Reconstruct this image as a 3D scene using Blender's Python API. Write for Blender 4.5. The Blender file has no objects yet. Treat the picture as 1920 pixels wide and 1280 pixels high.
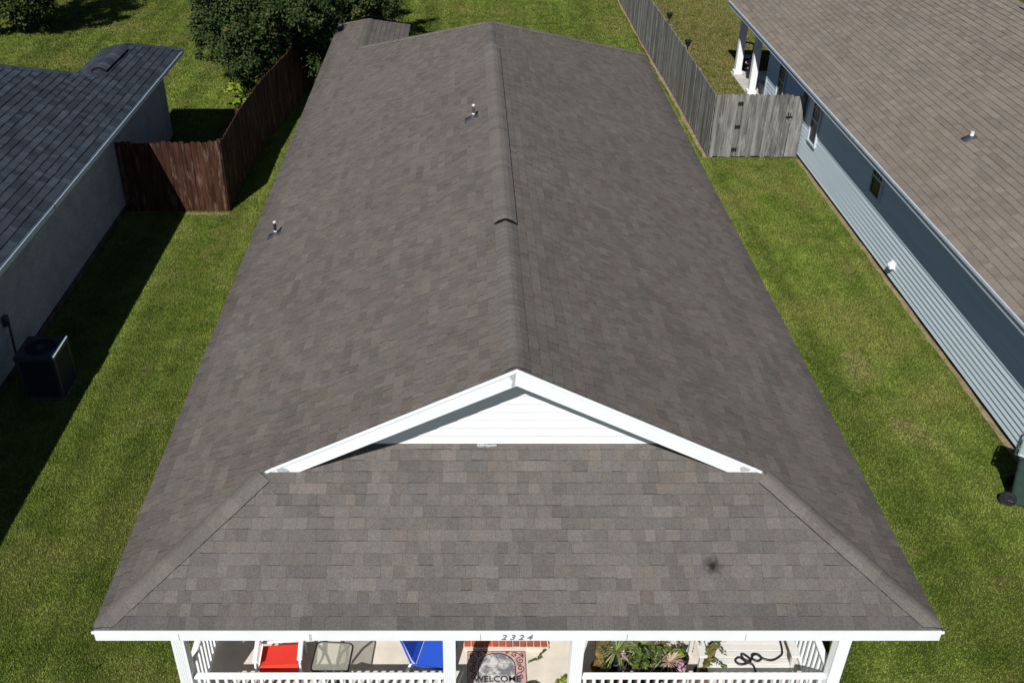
import bpy, math, random
import numpy as np
from mathutils import Vector

# ------------------------------------------------------------------ camera, light, exposure
S = bpy.context.scene
C = S.collection
cam = bpy.data.cameras.new('camera')
co = bpy.data.objects.new('camera', cam)
C.objects.link(co)
co.location = (-0.565, -7.235, 10.57)
co.rotation_euler = (math.radians(57.1), 0, 0)
cam.sensor_width = 36
cam.lens = 1826 / 1920 * 36
cam.shift_x = 86 / 1920
cam.clip_end = 600
S.camera = co

SUN = Vector((0.35, 0.95, -1.0)).normalized()          # the way the light travels
ELEV = math.asin(-SUN.z)
w = bpy.data.worlds.new('World')
S.world = w
w.use_nodes = True
nt = w.node_tree
bg = nt.nodes['Background']
sky = nt.nodes.new('ShaderNodeTexSky')
sky.sky_type = 'NISHITA'
sky.sun_disc = False
sky.ozone_density = 3.2
sky.altitude = 1200
sky.dust_density = 0.3
sky.sun_elevation = ELEV
sky.sun_rotation = math.atan2(-SUN.x, -SUN.y)
nt.links.new(sky.outputs[0], bg.inputs[0])
bg.inputs[1].default_value = 0.05
sl = bpy.data.lights.new('sun', 'SUN')
sl.energy = 5.0
sl.angle = math.radians(0.5)
sl.color = (1.0, 0.975, 0.94)
so = bpy.data.objects.new('sun', sl)
C.objects.link(so)
so.location = (-20, -40, 50)
so.rotation_euler = SUN.to_track_quat('-Z', 'Y').to_euler()
vs = S.view_settings
vs.view_transform = 'Standard'
vs.look = 'None'
vs.gamma = 1
vs.exposure = 0.12

random.seed(7)
rng = np.random.default_rng(7)

# ------------------------------------------------------------------ materials
def lin(r, g, b):
    f = lambda c: c / 12.92 if c <= 0.04045 else ((c + 0.055) / 1.055) ** 2.4
    return (f(r / 255), f(g / 255), f(b / 255))

class NT:
    """small helper round one material's node tree"""
    def __init__(s, name, rough=0.7, spec=0.3):
        s.m = bpy.data.materials.new(name)
        s.m.use_nodes = True
        s.t = s.m.node_tree
        s.b = s.t.nodes['Principled BSDF']
        s.b.inputs['Roughness'].default_value = rough
        s.b.inputs['Specular IOR Level'].default_value = spec
        s.pos = s.n('ShaderNodeTexCoord').outputs['Object']
    def n(s, t):
        return s.t.nodes.new(t)
    def l(s, a, b):
        s.t.links.new(a, b)
    def geo(s):
        return s.n('ShaderNodeNewGeometry').outputs['Position']
    def noise(s, scale, detail=3, vec=None, sc=None, rough=0.55, dist=0.0):
        v = vec if vec is not None else s.geo()
        if sc:
            mp = s.n('ShaderNodeMapping')
            mp.inputs['Scale'].default_value = sc
            s.l(v, mp.inputs[0]); v = mp.outputs[0]
        x = s.n('ShaderNodeTexNoise')
        x.inputs['Scale'].default_value = scale
        x.inputs['Detail'].default_value = detail
        x.inputs['Roughness'].default_value = rough
        x.inputs['Distortion'].default_value = dist
        s.l(v, x.inputs['Vector'])
        return x.outputs['Fac']
    def rng(s, v, a, b, c, d):
        x = s.n('ShaderNodeMapRange')
        for i, q in enumerate((a, b, c, d)):
            x.inputs[i + 1].default_value = q
        s.l(v, x.inputs[0])
        return x.outputs[0]
    def math(s, op, a, b=None):
        x = s.n('ShaderNodeMath'); x.operation = op
        for i, q in enumerate((a, b)):
            if q is None: continue
            if isinstance(q, (int, float)): x.inputs[i].default_value = q
            else: s.l(q, x.inputs[i])
        return x.outputs[0]
    def mix(s, f, a, b, mode='MIX'):
        x = s.n('ShaderNodeMix'); x.data_type = 'RGBA'; x.blend_type = mode
        for i, q in ((0, f), (6, a), (7, b)):
            if isinstance(q, (int, float)): x.inputs[i].default_value = q
            elif isinstance(q, tuple): x.inputs[i].default_value = (*q, 1)
            else: s.l(q, x.inputs[i])
        return x.outputs[2]
    def scale(s, col, f):
        x = s.n('ShaderNodeVectorMath'); x.operation = 'SCALE'
        if isinstance(col, tuple): x.inputs[0].default_value = col
        else: s.l(col, x.inputs[0])
        if isinstance(f, (int, float)): x.inputs['Scale'].default_value = f
        else: s.l(f, x.inputs['Scale'])
        return x.outputs[0]
    def attr(s, name, out='Color'):
        x = s.n('ShaderNodeAttribute'); x.attribute_name = name
        return x.outputs[out]
    def color(s, c):
        if isinstance(c, tuple): s.b.inputs['Base Color'].default_value = (*c, 1)
        else: s.l(c, s.b.inputs['Base Color'])
    def bump(s, h, strength=0.3, dist=0.01):
        x = s.n('ShaderNodeBump')
        x.inputs['Strength'].default_value = strength
        x.inputs['Distance'].default_value = dist
        s.l(h, x.inputs['Height']); s.l(x.outputs[0], s.b.inputs['Normal'])

def plain(name, c, rough=0.6, spec=0.3, var=0.12, scale=14, metal=0.0):
    """one paint or plastic, with a little uneven wear"""
    k = NT(name, rough, spec)
    f = k.rng(k.noise(scale, 4), 0.25, 0.75, 1 - var, 1 + var)
    k.color(k.scale(c, f))
    k.b.inputs['Metallic'].default_value = metal
    return k.m

def shingle_mat(name, amp=0.42, smudge=None):
    k = NT(name, 0.9, 0.15)
    c = k.attr('col')
    c = k.scale(c, k.rng(k.noise(75, 2, rough=0.7), 0.25, 0.75, 1 - amp, 1 + amp))
    c = k.scale(c, k.rng(k.noise(21, 3, rough=0.7), 0.25, 0.75, 0.87, 1.13))
    c = k.scale(c, k.rng(k.noise(0.55, 3), 0.3, 0.7, 0.95, 1.05))
    c = k.mix(k.rng(k.noise(0.9, 4), 0.45, 0.7, 0, 0.3), c, k.scale(c, 0.92))
    c = k.scale(c, k.rng(k.noise(1.0, 3, None, (.35, 2.6, .35)), .3, .7, .985, 1.015))
    if smudge:
        d = k.n('ShaderNodeVectorMath'); d.operation = 'DISTANCE'
        k.l(k.geo(), d.inputs[0]); d.inputs[1].default_value = smudge
        dd = k.math('ADD', d.outputs['Value'], k.rng(k.noise(16, 3), 0.3, 0.7, -0.035, 0.035))
        f = k.rng(dd, 0.0, 0.13, 0.16, 1.0)
        c = k.scale(c, f)
    k.color(c)
    k.bump(k.noise(120, 2), 0.5, 0.004)
    return k.m

def lawn_colour(k, blades):
    p = k.geo()
    big = k.noise(0.45, 4, p)
    mid = k.noise(1.7, 4, p, rough=0.65)
    strip = k.noise(1.0, 2, p, (1.3, 0.06, 1))
    a = k.mix(k.rng(mid, 0.36, 0.66, 0, 1), (0.116, 0.172, 0.022), (0.212, 0.258, 0.050))
    a = k.mix(k.rng(strip, 0.38, 0.60, 0, 1), a, k.scale(a, 0.66))
    a = k.mix(k.rng(big, 0.50, 0.74, 0, 0.8), a, (0.225, 0.215, 0.062))
    dry = k.noise(0.8, 5, p, rough=0.7)
    a = k.mix(k.rng(dry, 0.58, 0.76, 0, 0.6), a, (0.275, 0.205, 0.095))
    sx = k.n('ShaderNodeSeparateXYZ'); k.l(p, sx.inputs[0])
    # the neighbour's back yard beyond the grey fence is drier
    yard = k.math('MULTIPLY', k.rng(sx.outputs[0], 6.1, 6.25, 0, 1), k.rng(sx.outputs[1], 18.5, 18.8, 0, 1))
    a = k.mix(k.math('MULTIPLY', yard, k.rng(mid, 0.3, 0.6, 0.2, 0.75)), a, (0.215, 0.175, 0.068))
    for (x, y, r, f) in ((7.0, 8.0, .5, .35), (7.4, 6.2, .5, .25), (-6.6, 6.3, .35, .3), (5.15, 27.6, .6, .7), (5.3, 25.6, .4, .6)):
        d = k.n('ShaderNodeVectorMath'); d.operation = 'DISTANCE'
        k.l(p, d.inputs[0]); d.inputs[1].default_value = (x, y, 0)
        q = k.math('ADD', d.outputs['Value'], k.rng(dry, .3, .7, r * .9, -r * .9))
        a = k.mix(k.rng(q, r * .2, r * 1.1, f, 0), a, (.30, .225, .115))
    a = k.scale(a, k.rng(sx.outputs[1], 19, 31, 1.0, 0.86))
    if blades:
        a = k.scale(a, k.rng(k.attr('tint', 'Fac'), 0, 1, 0.66, 1.45))
    else:
        a = k.scale(a, k.rng(k.noise(60, 3, p), 0.25, 0.75, 0.55, 1.2))
    return a

k = NT('lawn_soil', 0.95, 0.1); k.color(k.scale(lawn_colour(k, False), 0.5)); k.bump(k.noise(45, 3), 0.8, 0.03); M_soil = k.m
k = NT('grass_blades', 0.75, 0.15); k.color(lawn_colour(k, True)); M_grass = k.m
k = NT('dirt', 0.95, 0.1)
k.color(k.mix(k.rng(k.noise(5, 5), 0.3, 0.7, 0, 1), (.17, .125, .07), (.34, .26, .17))); k.bump(k.noise(30, 4), 0.6, 0.02); M_dirt = k.m

M_roof = shingle_mat('brown_shingles', .36, smudge=(2.227, 0.629, 2.455))
M_roof_tan = shingle_mat('tan_shingles', 0.2)
M_roof_slate = shingle_mat('slate_shingles', 0.2)
M_deck = plain('roof_underlay', (0.022, 0.020, 0.019), 0.95)
M_deck_tan = plain('tan_roof_underlay', (0.045, 0.035, 0.028), 0.95)
M_white = plain('white_paint', (0.78, 0.80, 0.81), 0.45, 0.3, 0.04, 3)
M_vinyl = plain('white_vinyl', (0.79, 0.81, 0.82), 0.35, 0.4, 0.03, 3)
M_blacktrim = plain('dark_drip_edge', (0.03, 0.03, 0.035), 0.5)

k = NT('grey_blue_siding', 0.5, 0.3)
k.color(k.scale((0.58, 0.68, 0.745), k.rng(k.noise(3, 4, None, (1, .15, 3)), 0.3, 0.7, 0.92, 1.06))); M_siding = k.m
k = NT('white_siding', 0.5, 0.3)
k.color(k.scale((0.73, 0.75, 0.75), k.rng(k.noise(4, 4), 0.3, 0.7, 0.96, 1.03))); M_wsiding = k.m
k = NT('trim_blue_white', 0.4, 0.35)
k.color(k.scale((0.55, 0.62, 0.68), k.rng(k.noise(5, 4), 0.3, 0.7, 0.9, 1.06))); M_gutter = k.m

k = NT('painted_brick', 0.7, 0.25)
mp = k.n('ShaderNodeMapping'); mp.inputs['Rotation'].default_value = (math.pi / 2, 0, math.pi / 2)
k.l(k.geo(), mp.inputs[0])
cx = k.n('ShaderNodeCombineXYZ'); sx = k.n('ShaderNodeSeparateXYZ'); k.l(k.geo(), sx.inputs[0])
k.l(sx.outputs[1], cx.inputs[0]); k.l(sx.outputs[2], cx.inputs[1])
br = k.n('ShaderNodeTexBrick'); k.l(cx.outputs[0], br.inputs[0])
br.inputs['Scale'].default_value = 1; br.inputs['Brick Width'].default_value = .21; br.inputs['Row Height'].default_value = .075
br.inputs['Mortar Size'].default_value = .008; br.inputs['Color1'].default_value = (.42, .43, .47, 1)
br.inputs['Color2'].default_value = (.35, .36, .40, 1); br.inputs['Mortar'].default_value = (.27, .275, .285, 1)
k.color(k.scale(br.outputs[0], k.rng(k.noise(2, 4), .3, .7, .85, 1.1)))
k.bump(br.outputs['Fac'], -0.6, 0.01); M_pbrick = k.m

k = NT('concrete', 0.85, 0.2)
k.color(k.mix(k.rng(k.noise(6, 5), .3, .7, 0, 1), (.36, .34, .30), (.52, .49, .44))); k.bump(k.noise(60, 3), .3, .004); M_conc = k.m
k = NT('porch_concrete', 0.8, 0.2)
k.color(k.scale((.62, .565, .475), k.rng(k.noise(5, 5), .3, .7, .88, 1.06))); k.bump(k.noise(70, 3), .2, .003); M_porch = k.m
k = NT('footing', 0.9, 0.2)
k.color(k.mix(k.rng(k.noise(4, 5), .35, .65, 0, 1), (.035, .032, .03), (.09, .08, .07))); M_foot = k.m

def wood(name, dark, light, grey=None):
    k = NT(name, 0.85, 0.15)
    v = k.geo()
    g = k.noise(1.0, 5, v, (26, 26, 1.3), 0.65)
    c = k.mix(k.rng(g, .3, .7, 0, 1), dark, light)
    c = k.scale(c, k.rng(k.attr('tint', 'Fac'), 0, 1, .68, 1.3))
    if grey:
        c = k.mix(k.rng(k.noise(1.6, 5, v, (6, 6, 1), .7), .52, .68, 0, .65), c, grey)
    kn = k.noise(9, 2, v, (1, 1, .8))
    c = k.mix(k.rng(kn, .70, .76, 0, .7), c, k.scale(dark, 0.35) if False else dark)
    k.color(c)
    k.bump(g, .4, .006)
    return k.m
M_gwood = wood('weathered_grey_boards', (.075, .071, .063), (.245, .238, .222), (.34, .335, .32))
M_bwood = wood('dark_stained_boards', (.013, .006, .0035), (.075, .031, .019), (.19, .135, .10))

def glass(name, c):
    k = NT(name, 0.22, 0.22); k.color(c); return k.m
M_pane = glass('window_pane', (.016, .018, .022))
M_black = plain('black_metal', (.014, .014, .015), .45, .4)
M_rubber = plain('black_rubber', (.018, .018, .019), .7, .3)
M_galv = plain('galvanised_pipe', (.72, .72, .72), .35, .5, .1, 30)
M_steel = plain('dull_steel', (.22, .22, .22), .3, .5, .4, 9, .7)
M_pipe = plain('dark_pipe', (.02, .02, .022), .4, .5)
M_lead = plain('vent_boot', (.055, .058, .068), .6, .3, .2, 20)
M_num = plain('grey_numerals', (.20, .22, .24), .4, .5)
M_bin = plain('green_bin_plastic', (.035, .062, .050), .55, .3, .25, 6)
M_binlid = plain('pale_green_lid', (.33, .40, .37), .5, .3, .1, 8)
M_ac = plain('navy_enamel', (.028, .031, .046), .45, .4)
M_acsun = plain('painted_sun_enamel', (.34, .42, .48), .4, .4)  # pale tone that paints sunlight onto the air conditioner's top edge
M_acdark = plain('condenser_coil', (.01, .01, .012), .7)
M_bark = plain('bark', (.085, .066, .05), .9, .1, .35, 12)
M_red = plain('red_fabric', (.66, .045, .030), .8, .15, .08, 30)
M_blue = plain('blue_fabric', (.022, .085, .50), .8, .15, .08, 30)
M_terra = plain('terracotta', (.30, .10, .045), .8, .2, .2)
M_darkpot = plain('dark_pot', (.02, .022, .024), .5, .3)
M_hose = plain('black_hose', (.016, .016, .018), .4, .4)
M_bench = plain('white_bench_paint', (.62, .60, .57), .6, .2, .06, 6)
k = NT('red_brick', .85, .2)
k.color(k.mix(k.rng(k.noise(9, 5), .42, .62, 0, 1), (.45, .075, .030), (.15, .085, .075))); M_brick = k.m
M_mortar = plain('mortar', (.62, .55, .46), .9, .1)

def leafmat(name, a, b, c=None, rough=.75):
    k = NT(name, rough, .12)
    t = k.attr('tint', 'Fac')
    x = k.mix(t, a, b)
    if c: x = k.mix(k.rng(t, .88, .94, 0, 1), x, c)
    k.color(x)
    return k.m
M_leaf_dark = leafmat('dark_glossy_leaves', (.016, .033, .010), (.060, .088, .026), (.16, .12, .04))
M_leaf_mid = leafmat('mid_green_leaves', (.018, .036, .009), (.065, .095, .024))
M_leaf_lime = leafmat('lime_leaves', (.085, .15, .015), (.25, .29, .04), (.45, .33, .03))
M_leaf_pot = leafmat('potted_leaves', (.022, .05, .012), (.10, .145, .03), (.18, .11, .05))
M_leaf_spike = leafmat('spiky_leaves', (.10, .14, .04), (.30, .32, .13))
M_leaf_rust = leafmat('rusty_leaves', (.06, .085, .025), (.21, .14, .045), (.40, .13, .03))
M_leaf_straw = leafmat('straw_stems', (.26, .19, .13), (.50, .40, .30))
M_leaf_pink = leafmat('pink_petals', (.30, .15, .22), (.62, .42, .50))

# ------------------------------------------------------------------ mesh helpers
ORG = {}
class MB:
    def __init__(s):
        s.v = []; s.f = []; s.c = []; s.t = []; s.mi = []
        s.smooth = False
    def face(s, pts, col=(1, 1, 1), tint=.5, mi=0):
        i = len(s.v)
        s.v.extend(tuple(p) for p in pts)
        s.f.append(tuple(range(i, i + len(pts))))
        s.c.append(col); s.t.append(tint); s.mi.append(mi)
    def idx(s, verts, faces, col=(1, 1, 1), tint=.5, mi=0):
        i = len(s.v)
        s.v.extend(tuple(p) for p in verts)
        for f in faces:
            s.f.append(tuple(i + q for q in f)); s.c.append(col); s.t.append(tint); s.mi.append(mi)
    def box(s, a, b, col=(1, 1, 1), tint=.5, mi=0, fn=None):
        x0, y0, z0 = a; x1, y1, z1 = b
        v = [(x0, y0, z0), (x1, y0, z0), (x1, y1, z0), (x0, y1, z0), (x0, y0, z1), (x1, y0, z1), (x1, y1, z1), (x0, y1, z1)]
        if fn: v = [fn(p) for p in v]
        s.idx(v, [(0, 3, 2, 1), (4, 5, 6, 7), (0, 1, 5, 4), (1, 2, 6, 5), (2, 3, 7, 6), (3, 0, 4, 7)], col, tint, mi)
        return s
    def bbox(s, a, b, r=.01, tint=.5, fn=None):
        """box with chamfered vertical and top edges"""
        x0, y0, z0 = a; x1, y1, z1 = b
        def ring(i, z): return [(x0 + i + r, y0 + i, z), (x1 - i - r, y0 + i, z), (x1 - i, y0 + i + r, z), (x1 - i, y1 - i - r, z), (x1 - i - r, y1 - i, z), (x0 + i + r, y1 - i, z), (x0 + i, y1 - i - r, z), (x0 + i, y0 + i + r, z)]
        rs = [ring(r, z0), ring(0, z0 + r), ring(0, z1 - r), ring(r, z1)]
        v = [p for q in rs for p in q]
        if fn: v = [fn(p) for p in v]
        f = [tuple(range(7, -1, -1)), tuple(range(24, 32))]
        for j in range(3):
            for i in range(8):
                n = (i + 1) % 8
                f.append((j * 8 + i, j * 8 + n, j * 8 + 8 + n, j * 8 + 8 + i))
        s.idx(v, f, tint=tint)
        return s
    def extr(s, poly, d, tint=.5):
        """a flat polygon given thickness along d"""
        n = len(poly); d = Vector(d)
        v = [Vector(p) for p in poly] + [Vector(p) + d for p in poly]
        f = [tuple(range(n)), tuple(range(2 * n - 1, n - 1, -1))] + [(i, (i + 1) % n, n + (i + 1) % n, n + i) for i in range(n)]
        s.idx(v, f, tint=tint)
        return s
    def tube(s, path, r, n=8, cap=True, tint=.5):
        path = [Vector(p) for p in path]
        if not isinstance(r, (list, tuple)): r = [r] * len(path)
        v = []; f = []
        for i, p in enumerate(path):
            d = (path[min(i + 1, len(path) - 1)] - path[max(i - 1, 0)]).normalized()
            a = d.cross(Vector((0, 0, 1)))
            if a.length < .05: a = d.cross(Vector((1, 0, 0)))
            a.normalize(); b = d.cross(a)
            for j in range(n):
                t = 2 * math.pi * j / n
                v.append(p + (a * math.cos(t) + b * math.sin(t)) * r[i])
        for i in range(len(path) - 1):
            for j in range(n):
                k2 = (j + 1) % n
                f.append((i * n + j, i * n + k2, i * n + n + k2, i * n + n + j))
        if cap:
            f.append(tuple(range(n - 1, -1, -1))); f.append(tuple(range((len(path) - 1) * n, len(path) * n)))
        s.idx(v, f, tint=tint)
        return s
    def lathe(s, prof, c=(0, 0, 0), n=20, tint=.5):
        v = []; f = []
        for (r, z) in prof:
            for j in range(n):
                t = 2 * math.pi * j / n
                v.append((c[0] + r * math.cos(t), c[1] + r * math.sin(t), c[2] + z))
        for i in range(len(prof) - 1):
            for j in range(n):
                k2 = (j + 1) % n
                f.append((i * n + j, i * n + k2, i * n + n + k2, i * n + n + j))
        s.idx(v, f, tint=tint)
        return s
    def build(s, name, mats, parent=None, smooth=False):
        m = bpy.data.meshes.new(name)
        o0 = Vector(ORG.get(parent.name, (0, 0, 0))) if parent else Vector((0, 0, 0))
        m.from_pydata([(p[0] - o0.x, p[1] - o0.y, p[2] - o0.z) for p in s.v], [], s.f)
        a = m.attributes.new('col', 'FLOAT_COLOR', 'FACE')
        a.data.foreach_set('color', np.array([(*c, 1) for c in s.c], dtype=np.float32).ravel())
        a = m.attributes.new('tint', 'FLOAT', 'FACE')
        a.data.foreach_set('value', np.array(s.t, dtype=np.float32))
        if not isinstance(mats, (list, tuple)): mats = [mats]
        for q in mats: m.materials.append(q)
        if len(mats) > 1: m.polygons.foreach_set('material_index', np.array(s.mi, dtype=np.int32))
        if smooth: m.polygons.foreach_set('use_smooth', np.ones(len(s.f), dtype=bool))
        m.update()
        o = bpy.data.objects.new(name, m)
        C.objects.link(o)
        if parent:
            o.parent = parent
            ORG[o.name] = tuple(o0)
        return o

def thing(name, loc, label, cat, group=None):
    o = bpy.data.objects.new(name, None)
    o.empty_display_size = .2
    C.objects.link(o)
    o.location = loc
    o['label'] = label; o['category'] = cat
    if group: o['group'] = group
    ORG[o.name] = tuple(loc)
    return o
def tag(o, label, cat, group=None):
    o['label'] = label; o['category'] = cat
    if group: o['group'] = group
    return o
def structure(o):
    o['kind'] = 'structure'; return o
def copy_tree(o, parent=None):
    c = o.copy(); C.objects.link(c)
    if parent: c.parent = parent
    for ch in list(o.children): copy_tree(ch, c)
    return c
def copy_part(o, off):
    c = o.copy(); C.objects.link(c); c.location = off; return c
def join_text(txt, size, ext, shear=0.0, bold=0.0):
    cu = bpy.data.curves.new('lettering', 'FONT')
    cu.body = txt; cu.size = size; cu.extrude = ext; cu.shear = shear; cu.offset = bold
    cu.align_x = 'CENTER'
    o = bpy.data.objects.new('lettering', cu); C.objects.link(o)
    bpy.context.view_layer.update()
    m = bpy.data.meshes.new_from_object(o.evaluated_get(bpy.context.evaluated_depsgraph_get()))
    bpy.data.objects.remove(o); bpy.data.curves.remove(cu)
    return m

# ------------------------------------------------------------------ shingles
def pal_brown():
    b = random.choice((.88, .92, .97, 1.0, 1.02, 1.05, 1.09)) * random.uniform(.97, 1.03)
    h = random.gauss(0, .010); g = random.gauss(0, .016)
    if random.random() < .06: h += .028; g -= .02
    if random.random() < .06: h -= .03
    base = (.128, .1115, .097)
    return (base[0] * b * (1 + h), base[1] * b * (1 + g), base[2] * b * (1 - h))
def pal_front():
    b = random.choice((.88, .91, .96, 1.0, 1.02, 1.06, 1.11)) * random.uniform(.97, 1.03)
    h = random.gauss(0, .014)
    if random.random() < .03: h += .04
    return (.126 * b * (1 + h), .1135 * b, .1025 * b * (1 - h))
def pal_tan():
    b = random.choice((.90, .97, 1.0, 1.03, 1.08)) * random.uniform(.96, 1.04)
    h = random.gauss(0, .012)
    return (.186 * b * (1 + h), .159 * b, .131 * b * (1 - h))
def pal_slate():
    b = random.choice((.7, .88, 1.0, 1.1, 1.3)) * random.uniform(.93, 1.07)
    return (.034 * b, .043 * b, .056 * b)

def shingles(mb, P, U, V, lf, rf, vmax, e=.143, w=(.085, .19), pal=pal_brown, t=.009, thick=.5, gap=.005, edge=.24, eave=0.0, side=.30, merge=.1):
    """courses of single tabs, each with its own colour, butt edge and thickness, on one roof plane"""
    P, U, V = Vector(P), Vector(U).normalized(), Vector(V).normalized()
    N = U.cross(V)
    if N.z < 0: N = -N
    at = lambda u, v, h: P + U * u + V * v + N * h
    n = int(math.ceil(vmax / e))
    for i in range(n):
        v0 = i * e; v1 = min(v0 + e, vmax)
        if v1 - v0 < .01: continue
        L0, R0, L1, R1 = lf(v0), rf(v0), lf(v1 - 1e-4), rf(v1 - 1e-4)
        lo, hi = min(L0, L1), max(R0, R1)
        u = lo - random.uniform(0, w[1])
        run = 0; rb = 1; cc = pal()
        while u < hi:
            if run <= 0:
                run = random.randint(2, 5); rb = random.uniform(.93, 1.07)
            run -= 1
            a, b = u, u + random.uniform(*w)
            u = b
            b -= gap if random.random() < .8 else .0005
            a0, b0, a1, b1 = max(a, L0), min(b, R0), max(a, L1), min(b, R1)
            if b0 <= a0 and b1 <= a1: continue
            if b0 < a0: b0 = a0 = (a0 + b0) / 2
            if b1 < a1: b1 = a1 = (a1 + b1) / 2
            h = t + (t * thick if random.random() < .5 else 0) + random.uniform(0, .0015)
            if random.random() > merge: cc = pal()
            c = tuple(q * rb for q in cc)
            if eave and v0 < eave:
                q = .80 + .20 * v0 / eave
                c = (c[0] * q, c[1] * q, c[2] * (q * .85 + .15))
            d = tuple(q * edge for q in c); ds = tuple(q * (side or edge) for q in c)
            jb = random.uniform(-.005, .005)
            vb = v0 + jb if v0 > 0 else -.01
            p = at(a0, vb, h), at(b0, vb, h), at(b1, v1, .002), at(a1, v1, .002)
            mb.face(p, c)
            q0, q1 = at(a0, vb, -.002), at(b0, vb, -.002)
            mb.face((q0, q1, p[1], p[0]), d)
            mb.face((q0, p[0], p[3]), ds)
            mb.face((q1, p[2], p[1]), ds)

def caps(mb, A, B, wa, wb, wd=.15, e=.143, h=.012, pal=pal_brown, raise_=.0, bright=1.05, edge=.25, jitter=.004, point=False):
    """overlapping cap shingles bent over a ridge or hip; A is the lower (or front) end"""
    A, B = Vector(A), Vector(B)
    D = B - A; L = D.length; D.normalize()
    wa, wb = Vector(wa).normalized(), Vector(wb).normalized()
    up = -(wa + wb); up.normalize()
    if up.z < 0: up = -up
    na = D.cross(wa); na = na if na.z > 0 else -na
    nb = D.cross(wb); nb = nb if nb.z > 0 else -nb
    n = int(L / e)
    for i in range(n):
        s0, s1 = i * e, min((i + 1) * e + .03, L)
        c = tuple(q * bright for q in pal())
        m = sum(c) / 3
        if pal is not pal_slate: c = tuple(q * .5 + m * .5 * r for q, r in zip(c, (1.09, 1.0, .91)))
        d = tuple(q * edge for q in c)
        def prof(s, hh):
            p = A + D * s; r = raise_ + hh
            j = random.uniform(-jitter, jitter)
            return [p + wa * (wd + j) + na * r, p + wa * wd * .45 + na * (r + .012), p + wa * wd * .12 + up * (r + .008), p + wb * wd * .12 + up * (r + .008), p + wb * wd * .45 + nb * (r + .012), p + wb * (wd + j) + nb * r]
        p0, p1 = prof(s0, h), prof(s1, .003)
        if point and i == 0:
            for q, f in ((0, 1.0), (1, .45), (4, .45), (5, 1.0)): p0[q] = p0[q] + D * wd * f * .93
        for q in range(5): mb.face((p0[q], p0[q + 1], p1[q + 1], p1[q]), c)
        b0 = prof(s0, -raise_ - .004 if i == 0 else 0)
        if point and i == 0:
            for q, f in ((0, 1.0), (1, .45), (4, .45), (5, 1.0)): b0[q] = b0[q] + D * wd * f * .93
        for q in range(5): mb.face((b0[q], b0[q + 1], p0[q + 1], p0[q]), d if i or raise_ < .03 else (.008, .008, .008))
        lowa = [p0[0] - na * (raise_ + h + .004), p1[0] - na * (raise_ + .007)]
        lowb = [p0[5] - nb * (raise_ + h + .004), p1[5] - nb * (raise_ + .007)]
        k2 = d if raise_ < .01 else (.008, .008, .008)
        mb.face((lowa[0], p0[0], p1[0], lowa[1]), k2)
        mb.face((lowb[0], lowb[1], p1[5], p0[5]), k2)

# ================================================================== GROUND
mb = MB()
mb.face([(-150, -60, 0), (150, -60, 0), (150, 240, 0), (-150, 240, 0)])
structure(mb.build('lawn', M_soil))

def ribbon(name, xs, ys, wid, z=.004, seed=1, axis='y'):
    r = random.Random(seed); mb = MB(); prev = None
    n = 60
    for i in range(n + 1):
        t = i / n
        x = xs[0] + (xs[1] - xs[0]) * t; y = ys[0] + (ys[1] - ys[0]) * t
        a = wid * r.uniform(.55, 1.25); b = wid * r.uniform(.75, 1.2)
        cur = ((x - a, y, z), (x + b, y, z)) if axis == 'y' else ((x, y - a, z), (x, y + b, z))
        if prev: mb.face((prev[0], prev[1], cur[1], cur[0]))
        prev = cur
    return structure(mb.build(name, M_dirt))
ribbon('dirt_edge', (6.22, 6.05), (18.6, 42), .10, seed=2)
ribbon('dirt_edge', (8.73, 8.73), (-6, 18.5), .055, seed=3)
ribbon('dirt_edge', (-7.65, -6.5), (14.98, 14.98), .07, seed=4, axis='x')

# ================================================================== MAIN HOUSE
SL = .4957
CS = 1 / math.sqrt(1 + SL * SL); SN = SL * CS
HW, ZE, ZR = 4.64, 2.14, 4.44
RY0, RY1 = 1.68, 16.1
house = thing('ranch_house', (0, 0, 0), 'long single-storey house with brown shingle roof and white front gable in the middle', 'house')
mb = MB()
def dl(v): return v * CS
def lfL(v):
    d = dl(v); return d if d < RY0 else RY0
def rfL(v):
    d = dl(v)
    return 24.46 - d * 1.14 if d < 1.14 else 20.0 - (d - 1.14) * 3.9 / 3.5
def rfR(v): return 21.28 - dl(v) * 5.18 / 4.64
vm = HW / CS
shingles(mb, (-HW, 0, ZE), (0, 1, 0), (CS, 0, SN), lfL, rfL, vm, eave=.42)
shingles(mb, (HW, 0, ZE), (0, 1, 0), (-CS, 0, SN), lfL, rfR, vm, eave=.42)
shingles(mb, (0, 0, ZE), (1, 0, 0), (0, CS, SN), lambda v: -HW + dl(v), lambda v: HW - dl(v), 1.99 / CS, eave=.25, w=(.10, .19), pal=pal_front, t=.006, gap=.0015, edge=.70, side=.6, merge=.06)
# rear planes and the little rear wing
XW = -3.5
zw = ZE + 1.14 * SL
sr = (ZR - ZE) / 5.18; cr = 1 / math.sqrt(1 + sr * sr)
shingles(mb, (0, 21.28, ZE), (1, 0, 0), (0, -cr, sr * cr), lambda v: -2.36 - v * cr * .2 if v * cr < 1.27 else -HW + v * cr * HW / 5.18, lambda v: HW - v * cr * HW / 5.18, 5.18 / cr)
shingles(mb, (-2.36, 0, ZE), (0, 1, 0), (-CS, 0, SN), lambda v: 21.28 - dl(v) * 1.12, lambda v: 24.46 - dl(v) * 1.14, 1.14 / CS, gap=.008)
shingles(mb, (-3.5, 24.46, ZE), (1, 0, 0), (0, -.75, .33), lambda v: -1.14 + v * .66, lambda v: 1.14 - v * .66, 1.72)
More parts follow.
